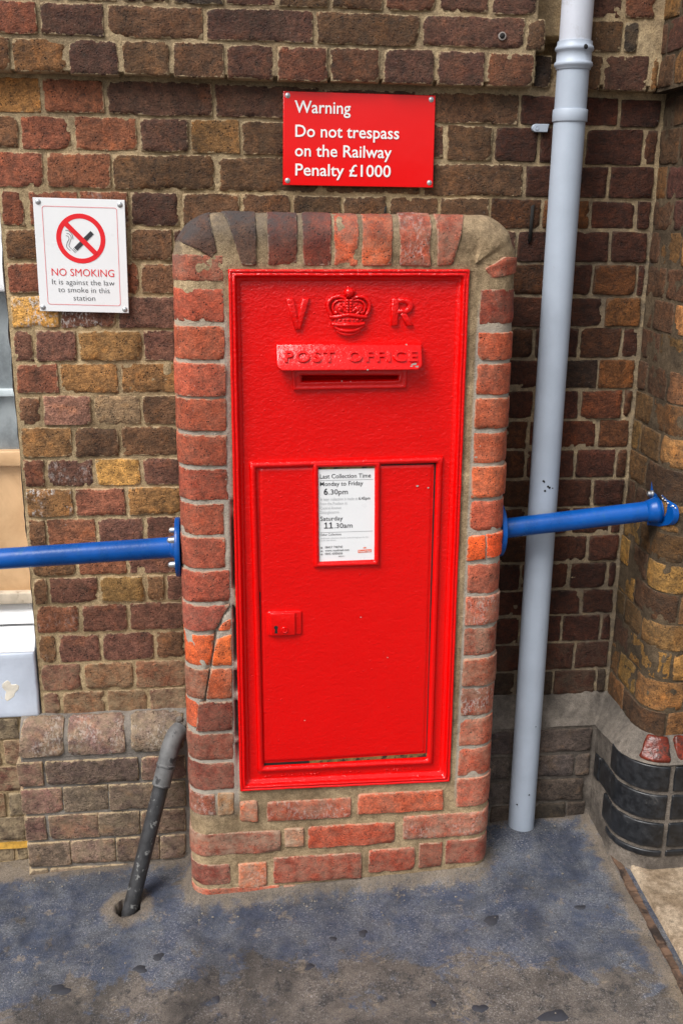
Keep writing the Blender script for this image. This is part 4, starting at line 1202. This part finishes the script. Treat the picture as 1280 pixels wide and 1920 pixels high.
# notice holder and notice
pr = [(0, -.003), (.0005, .0050), (.0030, .0088), (.0068, .0098), (.0100, .0085), (.0126, .0050), (.0132, -.001)]
V, F = sweep_quad([(.1870, 1.0530), (.3375, 1.0530), (.1905, .8065), (.3410, .8070)], pr, PY - .0008, 30, .0006, 19)
mesh_obj('notice_holder', V, F, RED, box_)
NQ = [(.2004, 1.0345), (.3262, 1.0350), (.2026, .8210), (.3290, .8222)]
NY = PY - .0040
def bil(Q, u, v_):      # u right, v down
    a = np.array(Q[0]) * (1 - u) + np.array(Q[1]) * u; b = np.array(Q[2]) * (1 - u) + np.array(Q[3]) * u
    return a * (1 - v_) + b * v_
xs = [bil(NQ, *uv) for uv in ((0, 1), (1, 1), (1, 0), (0, 0))]
V, F = outline_plaque([tuple(p_) for p_ in xs], [(-.001, -.0034), (-.001, 0)], NY)
notice = mesh_obj('collection_notice', V, F, SIGNW, box_, smooth=False)
mesh_obj('door_gap', [(.198, NY - .0003, 1.0352), (.330, NY - .0003, 1.0357), (.330, NY - .0003, 1.045), (.198, NY - .0003, 1.045)], [(0, 1, 2, 3)], OCHRE, box_, smooth=False)

def flat_text(s, Q, u0, u1, vb, cap_v, y, parent, grand, mat, off=0.0, name='lettering'):
    """text printed on a quad; u across, vb = baseline (from top), cap_v = cap height; in quad fractions"""
    v, f = text_mesh(s, 1.0, 1.0, off)
    P = np.array([bil(Q, u0 + p[0] * (u1 - u0), vb - p[1] * cap_v) for p in v])
    V = np.c_[P[:, 0], np.full(len(P), y), P[:, 1]]
    nn = [tuple(q) for q in f]
    o = mesh_obj(name, V, nn, mat, parent, smooth=False)
    wl = V.min(0) * .5 + V.max(0) * .5
    o.location = Vector(wl) - (parent.location + (grand.location if grand else Vector()))
    return o
def flat_poly(pts, Q, y, parent, grand, mat, name, closed=True):
    P = np.array([bil(Q, a, b) for a, b in pts])
    V = np.c_[P[:, 0], np.full(len(P), y), P[:, 1]]
    o = mesh_obj(name, V, [tuple(range(len(pts)))], mat, parent, smooth=False)
    wl = V.min(0) * .5 + V.max(0) * .5
    o.location = Vector(wl) - (parent.location + (grand.location if grand else Vector()))
    return o
def NU(px): return (px - 213) / 790.0
def NV(py, px=230): return (py - (240 - 25 * (px - 212) / 800)) / 1288.0
def nt_(s, x0, x1, yb, cap, mat=INKK, off=.0): 
    return flat_text(s, NQ, NU(x0), NU(x1), NV(yb), cap / 1288.0, NY - .0005, notice, box_, mat, off)
def one_(x, yb):
    pts = [(0, 0), (60, 0), (60, -13), (38, -13), (38, -86), (24, -86), (2, -70), (8, -60), (23, -70), (23, -13), (0, -13)]
    flat_poly([(NU(x + a), NV(yb + b)) for a, b in pts], NQ, NY - .0005, notice, box_, INKK, 'lettering')
nt_('Last Collection Time', 232, 942, 360, 58, off=.006); nt_('Monday to Friday', 232, 832, 464, 58, off=.006)
nt_('6', 282, 340, 586, 86, off=.022); nt_('.30pm', 352, 618, 583, 68, off=.006)
nt_('A later collection is made at', 232, 758, 668, 40, INKL, .004); nt_('6.45pm', 772, 932, 668, 40, INKK, .006)
nt_('from the Postbox at', 232, 608, 728, 40, INKL, .004); nt_('Central Avenue', 232, 525, 790, 40, INKL, .004); nt_('Sittingbourne', 232, 495, 850, 40, INKL, .004)
nt_('Saturday', 232, 548, 950, 58, off=.006); one_(284, 1062); one_(352, 1062); nt_('.30am', 428, 685, 1060, 68, off=.006)
nt_('Other Collections', 232, 525, 1164, 32, INKK, .0); nt_('Additional collections may be made throughout the day', 232, 912, 1210, 24, INKL); nt_('earlier than shown', 232, 450, 1240, 22, INKL)
nt_('08457 740740', 297, 545, 1346, 32, INKK); nt_('www.royalmail.com', 297, 638, 1392, 32, INKK); nt_('0845 6000606', 297, 545, 1440, 32, INKK); nt_('ME10 1', 490, 570, 1478, 20, INKK)
for yy in (388, 1118):
    flat_poly([(NU(230), NV(yy) - .0022), (NU(975), NV(yy) - .0022), (NU(975), NV(yy) + .0022), (NU(230), NV(yy) + .0022)], NQ, NY - .0004, notice, box_, INKG, 'ruled_line')
for k, yy in enumerate((1336, 1384, 1428)):
    b = [(232, yy + 14), (262, yy + 14), (262, yy - 2), (266, yy - 14), (228, yy - 14), (232, yy - 2)] if k == 0 else [(232, yy + 14), (264, yy + 14), (264, yy - 10), (232, yy - 10)]
    flat_poly([(NU(a), NV(c_)) for a, c_ in b], NQ, NY - .0004, notice, box_, INKG, 'icon')
flat_poly([(NU(a), NV(b, 800)) for a, b in ((765, 1410), (958, 1406), (958, 1362), (765, 1366))], NQ, NY - .0004, notice, box_, INKO, 'logo_panel')
flat_text('Royal Mail', NQ, NU(778), NU(945), NV(1400, 800), 26 / 1288, NY - .0008, notice, box_, INKW, .01)
flat_poly([(NU(a), NV(b, 800)) for a, b in ((842, 1348), (880, 1347), (886, 1326), (872, 1336), (861, 1322), (850, 1337), (837, 1328))], NQ, NY - .0004, notice, box_, INKO, 'logo_crown')
# lock
V, F = outline_plaque(rrect(.0838, .1635, .6425, .7030, .006, 4), [(0, 0), (0, .0030), (.002, .0050), (.004, .0055)], PY - .002)
lock = mesh_obj('lock_plate', V, F, RED, box_, sharp=50)
V, F = outline_plaque(rrect(.0905, .1485, .6435, .7005, .004, 3), [(0, 0), (0, .0030), (.0015, .0045), (.003, .0050)], PY - .0065)
sub(mesh_obj('lock_plate_step', V, F, RED, box_, sharp=50), lock, box_)
kx, kz = .1035, .6650
ol = [(kx + .0047 * math.cos(a), kz + .0047 * math.sin(a)) for a in np.linspace(R(-55), R(235), 14)] + [(kx - .0034, kz - .0145), (kx + .0036, kz - .0145)]
V, F = outline_plaque(ol, [(0, 0), (.0002, .0006)], PY - .0113); sub(mesh_obj('keyhole', V, F, DARK, box_, smooth=False), lock, box_)
V, F = lathe([(.0082, 0), (.0080, .0022), (.0066, .0034), (.0056, .0026), (.0040, .0022), (.0036, .0036), (.0010, .0040)], (.1228, PY - .0110, .6590), (0, -1, 0), 22)
sub(mesh_obj('keyhole_cover', V, F, RED, box_, sharp=60), lock, box_)
# chipped paint: bare grey and primer spots
CHIP = mat_plain('bare_primer', (.36, .34, .31), .7, .3, 200)
def chip(x, z, y, r, parent):
    ol = [(x + r * (1 + .35 * math.sin(3 * a + x * 90)) * math.cos(a) * 1.3, z + r * (1 + .3 * math.sin(2 * a + z * 70)) * math.sin(a) * .8) for a in np.linspace(0, 2 * math.pi, 11)[:-1]]
    V, F = outline_plaque(ol, [(0, -.0004), (0, .0003)], y)
    return mesh_obj('paint_chip', V, F, CHIP, parent, smooth=False)
for x, z, r in ((.4010, 1.2700, .0042), (.4065, 1.2655, .0028), (.3950, 1.2665, .0022), (.3860, 1.3095, .0016), (.30, 1.2600, .0016)):
    sub(chip(x, z, PY - .0108 - hood_t(z), r, box_), hood, box_)
for x, z, r in ((.249, 1.2315, .0020), (.268, 1.2305, .0014)):
    chip(x, z, PY - .0086, r * .6, box_)
for x, z, r in ((.4225, .9925, .0022), (.4475, .9880, .0016), (.365, .575, .0011), (.17, .42, .0011), (.30, .68, .0012)):
    chip(x, z, PY - .0030, r, box_)
# maker's line cast on the bottom rail: worn and painted over, no longer legible
mb = MB()
for a, b in ((.075, .085), (.115, .205), (.262, .305), (.368, .445)):
    x = a
    while x < b:
        hh = random.uniform(.004, .0062)
        zc_ = .2735 + random.uniform(-.0006, .0006)
        for q in range(random.choice((1, 2, 2))):
            mb.add(*ball((x + q * .0035, PY - .0002, zc_), (.0013, .0026, hh / 2 * random.uniform(.7, 1)), 6, 5))
        if random.random() < .5: mb.add(*ball((x + .0018, PY - .0002, zc_ + random.choice((-1, 0, 1)) * .0022), (.0024, .0024, .0011), 6, 5))
        x += random.uniform(.0078, .0098)
mb.build('cast_relief', RED, box_)['kind'] = 'stuff'

# ------------------------------------------------------------------ signs
def screws(parent, pts, y, r):
    for (x, z) in pts:
        V, F = lathe([(r, 0), (r, .0008), (r * .82, .0012), (r * .74, .0012), (r * .72, .0022), (r * .5, .0030), (r * .16, .0031), (r * .12, .0022)], (x, y, z), (0, -1, 0), 16)
        o = mesh_obj('screw', V, F, STEEL, parent, sharp=40)
        o.location = Vector((x, y - .0015, z)) - parent.location
WQ = [(.1398, 1.8276), (.4740, 1.8262), (.1377, 1.6344), (.4758, 1.6330)]
WY = -.0105
warn = empty('warning_sign', (.306, WY, 1.73), 'glossy red enamel sign warning not to trespass on the railway, above the post box', 'sign')
V, F = outline_plaque([tuple(bil(WQ, *uv)) for uv in ((0, 1), (1, 1), (1, 0), (0, 0))], [(.0, -.003), (0, .0), (.0006, .0008), (.0014, .0011)], WY)
# gently dished enamel: subdivided front
xs = np.linspace(.004, .996, 40); zs = np.linspace(.006, .994, 26)
A, S, Fg = grid(xs, zs)
P = np.array([bil(WQ, a, s) for a, s in zip(A, S)])
P = np.c_[P[:, 0], np.full(len(P), WY - .00115), P[:, 1]]
P[:, 1] -= .0006 * np.sin(A * 3.1) * np.sin(S * 3.1) + fbm(P, 7, 2, 3) * .0004
mbw = MB(); mbw.add(V, F[:-2] + [F[-1]]); mbw.add(P, [tuple(x[::-1]) for x in Fg])
mbw.build('plate', SIGNR, warn, sharp=40)
def wt(s, x0, x1, yb, cap):
    U = lambda px: (px - 40) / 1180.0
    return flat_text(s, WQ, U(x0), U(x1), (yb - (42 + 30 * (x0 + x1) / 2 / 1200)) / 733.0, cap / 733.0, WY - .0026, warn, None, INKW, .010)
wt('Warning', 127, 558, 213, 92); wt('Do not trespass', 133, 940, 404, 92); wt('on the Railway', 131, 884, 556, 92); wt('Penalty £1000', 135, 880, 708, 92)
screws(warn, [bil(WQ, .028, .045), bil(WQ, .972, .045), bil(WQ, .030, .950), bil(WQ, .974, .945)], WY - .0010, .0056)

SQ = [(-.4034, 1.6018), (-.2084, 1.5986), (-.4057, 1.3596), (-.2114, 1.3548)]
SY = -.0125
smk = empty('no_smoking_sign', (-.306, SY, 1.478), 'white no smoking sign with red prohibition ring on the brickwork by the window', 'sign')
V, F = outline_plaque([tuple(bil(SQ, *uv)) for uv in ((0, 1), (1, 1), (1, 0), (0, 0))], [(0, -.004), (0, .001), (.0006, .0016)], SY)
mesh_obj('plate', V, F, SIGNW, smk, smooth=False)
SF = SY - .0021
# rectangle line with rounded corners
Wd, Ht = .1950, .2420
def rl(u0, u1, v0, v1, r):
    return [(a, b) for a, b in rrect(u0, u1, v0, v1, r, 5)]
o1 = rrect(.092 * Wd, .912 * Wd, .069 * Ht, .937 * Ht, .006, 5); o2 = rrect(.092 * Wd + .0011, .912 * Wd - .0011, .069 * Ht + .0011, .937 * Ht - .0011, .0050, 5)
def sign_strip(outer, inner, mat, name, y=SF):
    n = len(outer)
    P = np.array([bil(SQ, a / Wd, b / Ht) for a, b in list(outer) + list(inner)])
    V = np.c_[P[:, 0], np.full(len(P), y), P[:, 1]]
    return mesh_obj(name, V, [(k, (k + 1) % n, n + (k + 1) % n, n + k) for k in range(n)], mat, smk, smooth=False)
sign_strip(o1, o2, mat_plain('pink_line', (.78, .16, .18), .4, .05), 'border_line')
cx_, cy_ = .500 * Wd, .345 * Ht
cir = lambda r, n=48: [(cx_ + r * math.cos(2 * math.pi * k / n), cy_ + r * math.sin(2 * math.pi * k / n)) for k in range(n)]
sign_strip(cir(.0528), cir(.0424), INKR, 'prohibition_ring')
def spoly(pts, mat, name, y):
    P = np.array([bil(SQ, a / Wd, b / Ht) for a, b in pts])
    return mesh_obj(name, np.c_[P[:, 0], np.full(len(P), y), P[:, 1]], [tuple(range(len(pts)))], mat, smk, smooth=False)
def bar(c, ang, L, w_): 
    ca, sa = math.cos(ang), math.sin(ang)
    return [(c[0] + ca * a - sa * b, c[1] + sa * a + ca * b) for a, b in ((-L / 2, -w_ / 2), (L / 2, -w_ / 2), (L / 2, w_ / 2), (-L / 2, w_ / 2))]
spoly(bar((cx_, cy_), R(45), .0900, .0108), INKR, 'prohibition_bar', SF - .0006)
spoly(bar((cx_ + .0062, cy_ + .0045), R(-44), .0520, .0094), INKK, 'cigarette', SF - .0003)
for q in (.0285, .0318):
    spoly(bar((cx_ + .0062 - q * math.cos(R(44)), cy_ + .0045 + q * math.sin(R(44))), R(46), .0092, .0012), INKK, 'cigarette_tip', SF - .0003)
def scurve(pts, w_):
    q = [np.array(p_) for p_ in bez(pts, 8)]
    L = []; Rr = []
    for i in range(len(q)):
        t_ = q[min(i + 1, len(q) - 1)] - q[max(i - 1, 0)]; t_ = t_ / (np.linalg.norm(t_) + 1e-9); n_ = np.array([-t_[1], t_[0]])
        L.append(q[i] + n_ * w_ / 2); Rr.append(q[i] - n_ * w_ / 2)
    P = np.array([bil(SQ, a / Wd, b / Ht) for a, b in L + Rr]); n = len(q)
    mesh_obj('smoke_line', np.c_[P[:, 0], np.full(len(P), SF - .0002), P[:, 1]], [(k, k + 1, n + k + 1, n + k) for k in range(n - 1)], INKK, smk, smooth=False)
k_ = .195 / 1043
sc = lambda L: [(cx_ + (a - 620) * k_, cy_ + (b - 583) * k_) for a, b in L]
scurve(sc([(447, 492), (485, 500), (520, 540), (530, 592)]), .0010)
scurve(sc([(458, 528), (490, 535), (510, 575), (488, 635), (480, 670), (508, 705)]), .0010)
scurve(sc([(450, 552), (478, 565), (482, 595), (458, 640), (455, 685), (490, 722)]), .0010)
def st_(s, x0, x1, yb, cap, mat, off):
    xm = 68 + (155 - 68) * (yb - 118) / 1322; wd = 1052 - 35 * (yb - 118) / 1322
    yo = 118 + 27 * ((x0 + x1) / 2 - xm) / wd * (1 - (yb - 118) / 1322) + 8 * ((x0 + x1) / 2 - xm) / wd * ((yb - 118) / 1322)
    flat_text(s, SQ, (x0 - xm) / wd, (x1 - xm) / wd, (yb - yo) / 1318.0, cap / 1318.0, SF - .0003, smk, None, mat, off)
st_('NO SMOKING', 288, 1003, 1016, 84, INKR, -.004); st_('It is against the law', 292, 1006, 1118, 62, INKK, -.010); st_('to smoke in this', 362, 950, 1208, 62, INKK, -.010); st_('station', 537, 785, 1303, 62, INKK, -.010)
screws(smk, [bil(SQ, .055, .036), bil(SQ, .947, .042), bil(SQ, .036, .965), bil(SQ, .957, .968)], SY - .0014, .0060)

# ------------------------------------------------------------------ grey downpipe
dp = empty('downpipe', (.764, -.072, -.02), 'pale grey plastic downpipe with a socket and one clip running down right of the pillar', 'pipe')
PX, PYY = .7615, -.074
top = (PX - .004, PYY + .004)
mb = MB(); n = 28
mb.add(*tube([(PX + .0065, PYY + .004, -.045), (PX + .003, PYY, .5), (PX, PYY, 1.2), (PX - .001, PYY, 1.895)], .0345, 32))
mb.build('pipe', PIPE, dp, sharp=50)
mb = MB(); mb.add(*tube([(PX - .001, PYY, 1.88), (PX - .002, PYY, 2.5)], .0338, 32)); mb.build('pipe', mat_plain('weathered_upvc', s2l((186, 190, 200)), .45, .06, 8, .0003, 200, grime=s2l((140, 132, 124)), gs=18, gth=(.52, .72)), dp, sharp=50)
V, F = lathe([(.0346, -.030), (.0372, -.028), (.0372, -.0245), (.0400, -.0225), (.0414, -.0185), (.0400, -.0145), (.0372, -.0125), (.0372, .0065), (.0400, .0085), (.0414, .0125), (.0400, .0165), (.0374, .0190), (.0372, .0270), (.0340, .0280)], (PX - .001, PYY, 1.906), (0, 0, 1), 40)
mesh_obj('socket', V, F, PIPE, dp, sharp=60)
mb = MB(); mb.add(*lathe([(.0015, 0), (.0052, .0002), (.0048, .0010), (.001, .0013)], (PX + .010, PYY - .0395, 1.9185), (.25, -1, .1), 12)); mb.build('dark_speck', DARK, dp)
V, F = lathe([(.0346, -.0125), (.0372, -.0125), (.0378, -.0115), (.0378, .0115), (.0372, .0125), (.0346, .0125)], (PX - .0005, PYY, 1.7850), (0, 0, 1), 40)
clip = mesh_obj('pipe_clip', V, F, PIPE, dp, sharp=40)
ol = [(.706 + .0085 * math.cos(a), 1.7640 + .0085 * math.sin(a)) for a in np.linspace(R(90), R(270), 9)] + [(.733, 1.7555), (.736, 1.7725)]
V, F = outline_plaque(ol, [(0, -.004), (0, .006), (.001, .007)], -.004); sub(mesh_obj('clip_lug', V, F, PIPE, dp, sharp=40), clip, dp)
V, F = lathe([(.0045, 0), (.0042, .0012), (.0030, .0012), (.0026, .0006), (.001, .0006)], (.7075, -.0112, 1.764), (0, -1, 0), 14); sub(mesh_obj('screw', V, F, PIPE, dp, sharp=30), clip, dp)
for z, a, r in ((.968, -.35, .0028), (.955, -.02, .0026), (.952, .10, .0030), (.944, -.2, .0028), (.95, .35, .002), (.966, -.28, .0018), (.31, .45, .0016), (.11, .3, .0022), (.08, -.6, .0022)):
    V, F = lathe([(.0003, 0), (r, .0001), (r * .8, .0006), (.0002, .0007)], (PX + .0345 * math.sin(a), PYY - .0346 * math.cos(a), z), (math.sin(a), -math.cos(a), 0), 9)
    mesh_obj('dark_speck', V, F, DARK, dp)

# ------------------------------------------------------------------ blue rails
lr = empty('blue_rail', (-.12, -.13, .834), 'blue tubular rail on the left, bolted to the pillar by a round flange', 'rail')
dirv = Vector((-.38, 0, -.0165)).normalized()
p0 = Vector((-.118, -.130, .8345))
V, F = tube([p0, p0 + dirv * .5, p0 + dirv * 1.25], .0242, 32); mesh_obj('rail_tube', V, F, BLUE, lr, sharp=50)
V, F = lathe([(.060, 0), (.0675, .0010), (.0690, .003), (.0690, .0105), (.0675, .0125), (.058, .013), (.001, .013)], (-.1085, -.130, .8345), (-1, 0, 0), 44); mesh_obj('flange', V, F, BLUE, lr, sharp=40)
V, F = lathe([(.0290, 0), (.0268, .003), (.0250, .007), (.0242, .012)], (-.1215, -.130, .8345), (-1, 0, 0), 32); mesh_obj('weld_bead', V, F, BLUE, lr)
for ang in (38, 142, 218, 322, 90 + 0):
    a = R(ang)
    if ang == 90: continue
    q = (-.1215, -.130 - .0475 * math.cos(a), .8345 + .0475 * math.sin(a))
    V, F = lathe([(.0085, 0), (.0085, .002), (.0072, .002), (.0072, .0085), (.0064, .0125), (.0045, .0155), (.001, .0168)], q, (-1, 0, 0), 14); mesh_obj('dome_nut', V, F, STEEL, lr, sharp=50)
q0 = Vector((.628, -.142, .8610)); q1 = Vector((1.010, -.195, .9175))
r_rail = empty('blue_rail', q0, 'short blue tubular rail crossing in front of the grey downpipe from pillar to right pier', 'rail')
d = (q1 - q0).normalized()
V, F = tube([q0, q0.lerp(q1, .5), q1], .0236, 32); mesh_obj('rail_tube', V, F, BLUE, r_rail, sharp=50)
V, F = lathe([(.060, 0), (.066, .001), (.066, .011), (.062, .013), (.034, .0135), (.030, .019), (.0245, .024)], (.630, -.137, .8615), (1, 0, 0), 44); mesh_obj('flange', V, F, BLUE, r_rail, sharp=40)
# plate on the pier, welded boss
ol = [(-.142, -.054), (-.142, .056), (-.205, .038)] + [(-.222 - .026 * math.cos(a), .0 + .028 * math.sin(a)) for a in np.linspace(R(65), R(-65), 9)] + [(-.205, -.038)]
V = []; nO = len(ol)
for xo, ins in ((1.016, 0), (1.005, 0), (1.003, .002)):
    for (yy, zz_) in ol: V.append((xo + (0.014 * np.clip((-.20 - yy) / .05, 0, 1)), yy * (1 - 0) + (-.195 - yy) * ins * 3, .9165 + zz_ * (1 - ins * 8)))
F = [(i * nO + k, i * nO + (k + 1) % nO, (i + 1) * nO + (k + 1) % nO, (i + 1) * nO + k) for i in range(2) for k in range(nO)] + [tuple(2 * nO + k for k in range(nO)), tuple(range(nO))[::-1]]
mesh_obj('flange', V, F, BLUE, r_rail, sharp=40)
V, F = lathe([(.0240, -.030), (.0275, -.018), (.0300, -.010), (.0310, .0)], q1 - Vector((.006, 0, 0)), tuple(d), 32); mesh_obj('weld_bead', V, F, BLUE, r_rail)
V, F = lathe([(.0085, 0), (.0085, .003), (.0070, .003), (.0070, .009), (.0060, .0125), (.001, .0145)], (1.003, -.155, .9450), (-1, 0, 0), 14); mesh_obj('dome_nut', V, F, STEEL, r_rail, sharp=50)
mb = MB()
for i in range(18):
    yy = random.uniform(-.25, -.165); zz_ = .9165 + (.050 - .016 * (-.15 - yy) / .05) + random.uniform(-.003, .003)
    mb.add(*ball((1.006 + max(0, -.20 - yy) * .25, yy, zz_), (.002, random.uniform(.0015, .0035), random.uniform(.001, .002)), 6, 4))
mb.build('sealant', WHITE, r_rail)['kind'] = 'stuff'

# ------------------------------------------------------------------ overflow pipe on the left
ov = empty('overflow_pipe', (-.20, -.12, .1), 'leaning grey and black flaking waste pipe from the plinth into a hole in the ground', 'pipe')
foot = Vector((PIPE_FOOT[0], PIPE_FOOT[1] + .002, -.105)); knee = Vector((-.166, -.100, .255))
pts = [tuple(x) for x in bez([(-.133, -.045, .318), (-.146, -.066, .309), (-.158, -.088, .285), tuple(knee)], 6)]
dn = (foot - knee).normalized()
V, F = tube(pts + [tuple(knee + dn * .055)], .0228, 24); mesh_obj('elbow', V, F, LEAD, ov, sharp=50)
V, F = lathe([(.0228, -.004), (.0242, -.002), (.0242, .003), (.0228, .005)], tuple(knee + dn * .004), tuple(dn), 24); mesh_obj('joint_ring', V, F, LEAD, ov)
V, F = lathe([(.0212, -.002), (.0232, -.001), (.0232, .004), (.0212, .005)], tuple(knee + dn * .053), tuple(dn), 24); mesh_obj('joint_ring', V, F, LEAD, ov)
a = knee + dn * .05; mid = a.lerp(foot, .30)
V, F = tube([tuple(a), tuple(mid), tuple(foot)], .0192, 24)
mesh_obj('pipe_shaft', V, F, LEADB, ov, sharp=50)
mb = MB()
for i in range(14):
    an = random.uniform(0, 6.28); rr_ = random.uniform(.018, .034)
    mb.add(*ball((-.140 + rr_ * math.cos(an), -.048 + random.uniform(-.006, .006), .318 + rr_ * math.sin(an) * .9), (random.uniform(.008, .016), .006, random.uniform(.007, .013)), 8, 6))
V = np.concatenate(mb.v)
mb.build('cement_collar', CEMENT, ov, attrs=dict(pale=np.full(len(V), .2)))

# ------------------------------------------------------------------ window on the left
win = empty('window', (-.86, .06, .36), 'white painted window with grey glass, tan boarding and a thick pale blue sill at the left edge', 'window')
XL = -1.35
def rough_box(name, x0, x1, y0, y1, z0, z1, mat, bev=.006, wob=.0015, n=40, label=None):
    """box front and top with wavering painted arrises"""
    V, F = box(x0, x1, y0, y1, z0, z1, bev)
    bm = bmesh.new(); vs_ = [bm.verts.new(v_) for v_ in V]
    for f__ in F: bm.faces.new([vs_[i] for i in f__])
    bmesh.ops.subdivide_edges(bm, edges=[e for e in bm.edges if e.calc_length() > .05], cuts=14, use_grid_fill=True)
    V, F = bm_out(bm); V = np.array(V)
    V += np.stack([fbm(V, 22, 3, 3), fbm(V, 22, 3, 4), fbm(V, 22, 3, 5)], 1) * wob
    o = mesh_obj(name, V, F, mat, win, sharp=50)
    if label: o['label'] = label
    return o
rough_box('frame_head', XL, -.466, .035, .12, 1.398, 1.64, WHITE)
rough_box('glazing_bar', XL, -.466, .068, .10, 1.153, 1.170, mat_plain('bar_paint', (.50, .56, .58), .5, .1), .002, .0008)
mb = MB(); mb.add(*box(XL, -.462, .084, .088, 1.168, 1.40)); mb.build('pane', GLASS, win, smooth=False)
mb = MB(); mb.add(*box(XL, -.462, .084, .088, 1.018, 1.155)); mb.build('pane', GLASS, win, smooth=False)
rough_box('bottom_rail', XL, -.462, .060, .12, .985, 1.022, TANWOOD, .003, .0006)
rough_box('boarding', XL, -.462, .080, .12, .655, .990, TANWOOD, .003, .0006)
rough_box('ledge', XL, -.466, .060, .13, .630, .660, mat_plain('worn_ledge', s2l((186, 172, 152)), .8, .15, 30, .002, 60, grime=s2l((120, 104, 86)), gs=22, gth=(.55, .7)), .004, .002)
# sloping white sill boards and the deep front member
for (y0, z0, y1, z1) in ((.104, .632, .050, .582), (.052, .579, -.002, .528)):
    xs = np.linspace(XL, -.484, 60); tt = np.linspace(0, 1, 8)
    A, S, F = grid(xs, tt)
    P = np.stack([A, y0 + (y1 - y0) * S, z0 + (z1 - z0) * S], 1); P[:, 2] += fbm(P, 18, 3, 8) * .0012 - .004 * (S < .01)
    P2 = P.copy(); P2[:, 2] -= .03
    nP = len(P); allF = [tuple(x) for x in F] + [tuple(x[::-1] + nP) for x in F]
    mesh_obj('sill_board', np.concatenate([P, P2]), allF, WHITE, win)
rough_box('sill', XL, -.4830, -.006, .09, .3495, .527, SILLBLUE, .006, .0015, label='pale blue front of the sill with a flaked patch')
ol = []
for k in range(22):
    a = 2 * math.pi * k / 22; r_ = 1 + .25 * math.sin(3 * a + 1) + .15 * math.sin(5 * a)
    ol.append((-.5495 + .022 * r_ * math.cos(a) * .8, .428 + .026 * r_ * math.sin(a)))
V, F = outline_plaque(ol, [(0, 0), (.002, .0012)], -.0062); mesh_obj('flaked_patch', V, F, mat_plain('bare_filler', s2l((222, 214, 198)), .8, .15, 40, .002, 80), win, smooth=False)
# painted edge of the reveal and dark room behind the glass
P = []; zs = np.linspace(.53, 1.64, 160)
X, Z, F = grid(np.linspace(0, 1, 5), zs)
edge_j = fbm(np.stack([Z * 0, Z * 0, Z], 1), 26, 3, 9) * .006
P = np.stack([-.4805 - .0005 * X + edge_j * (1 - X) * .8, .003 + X * .13, Z], 1)
mesh_obj('painted_reveal', P, F, WHITE, win)
mb = MB(); mb.add([(XL, .5, .3), (-.3, .5, .3), (-.3, .5, 1.7), (XL, .5, 1.7)], [(0, 1, 2, 3)]); mb.build('room_back', mat_plain('room_dark', (.05, .05, .05), .9, .1), win, smooth=False)
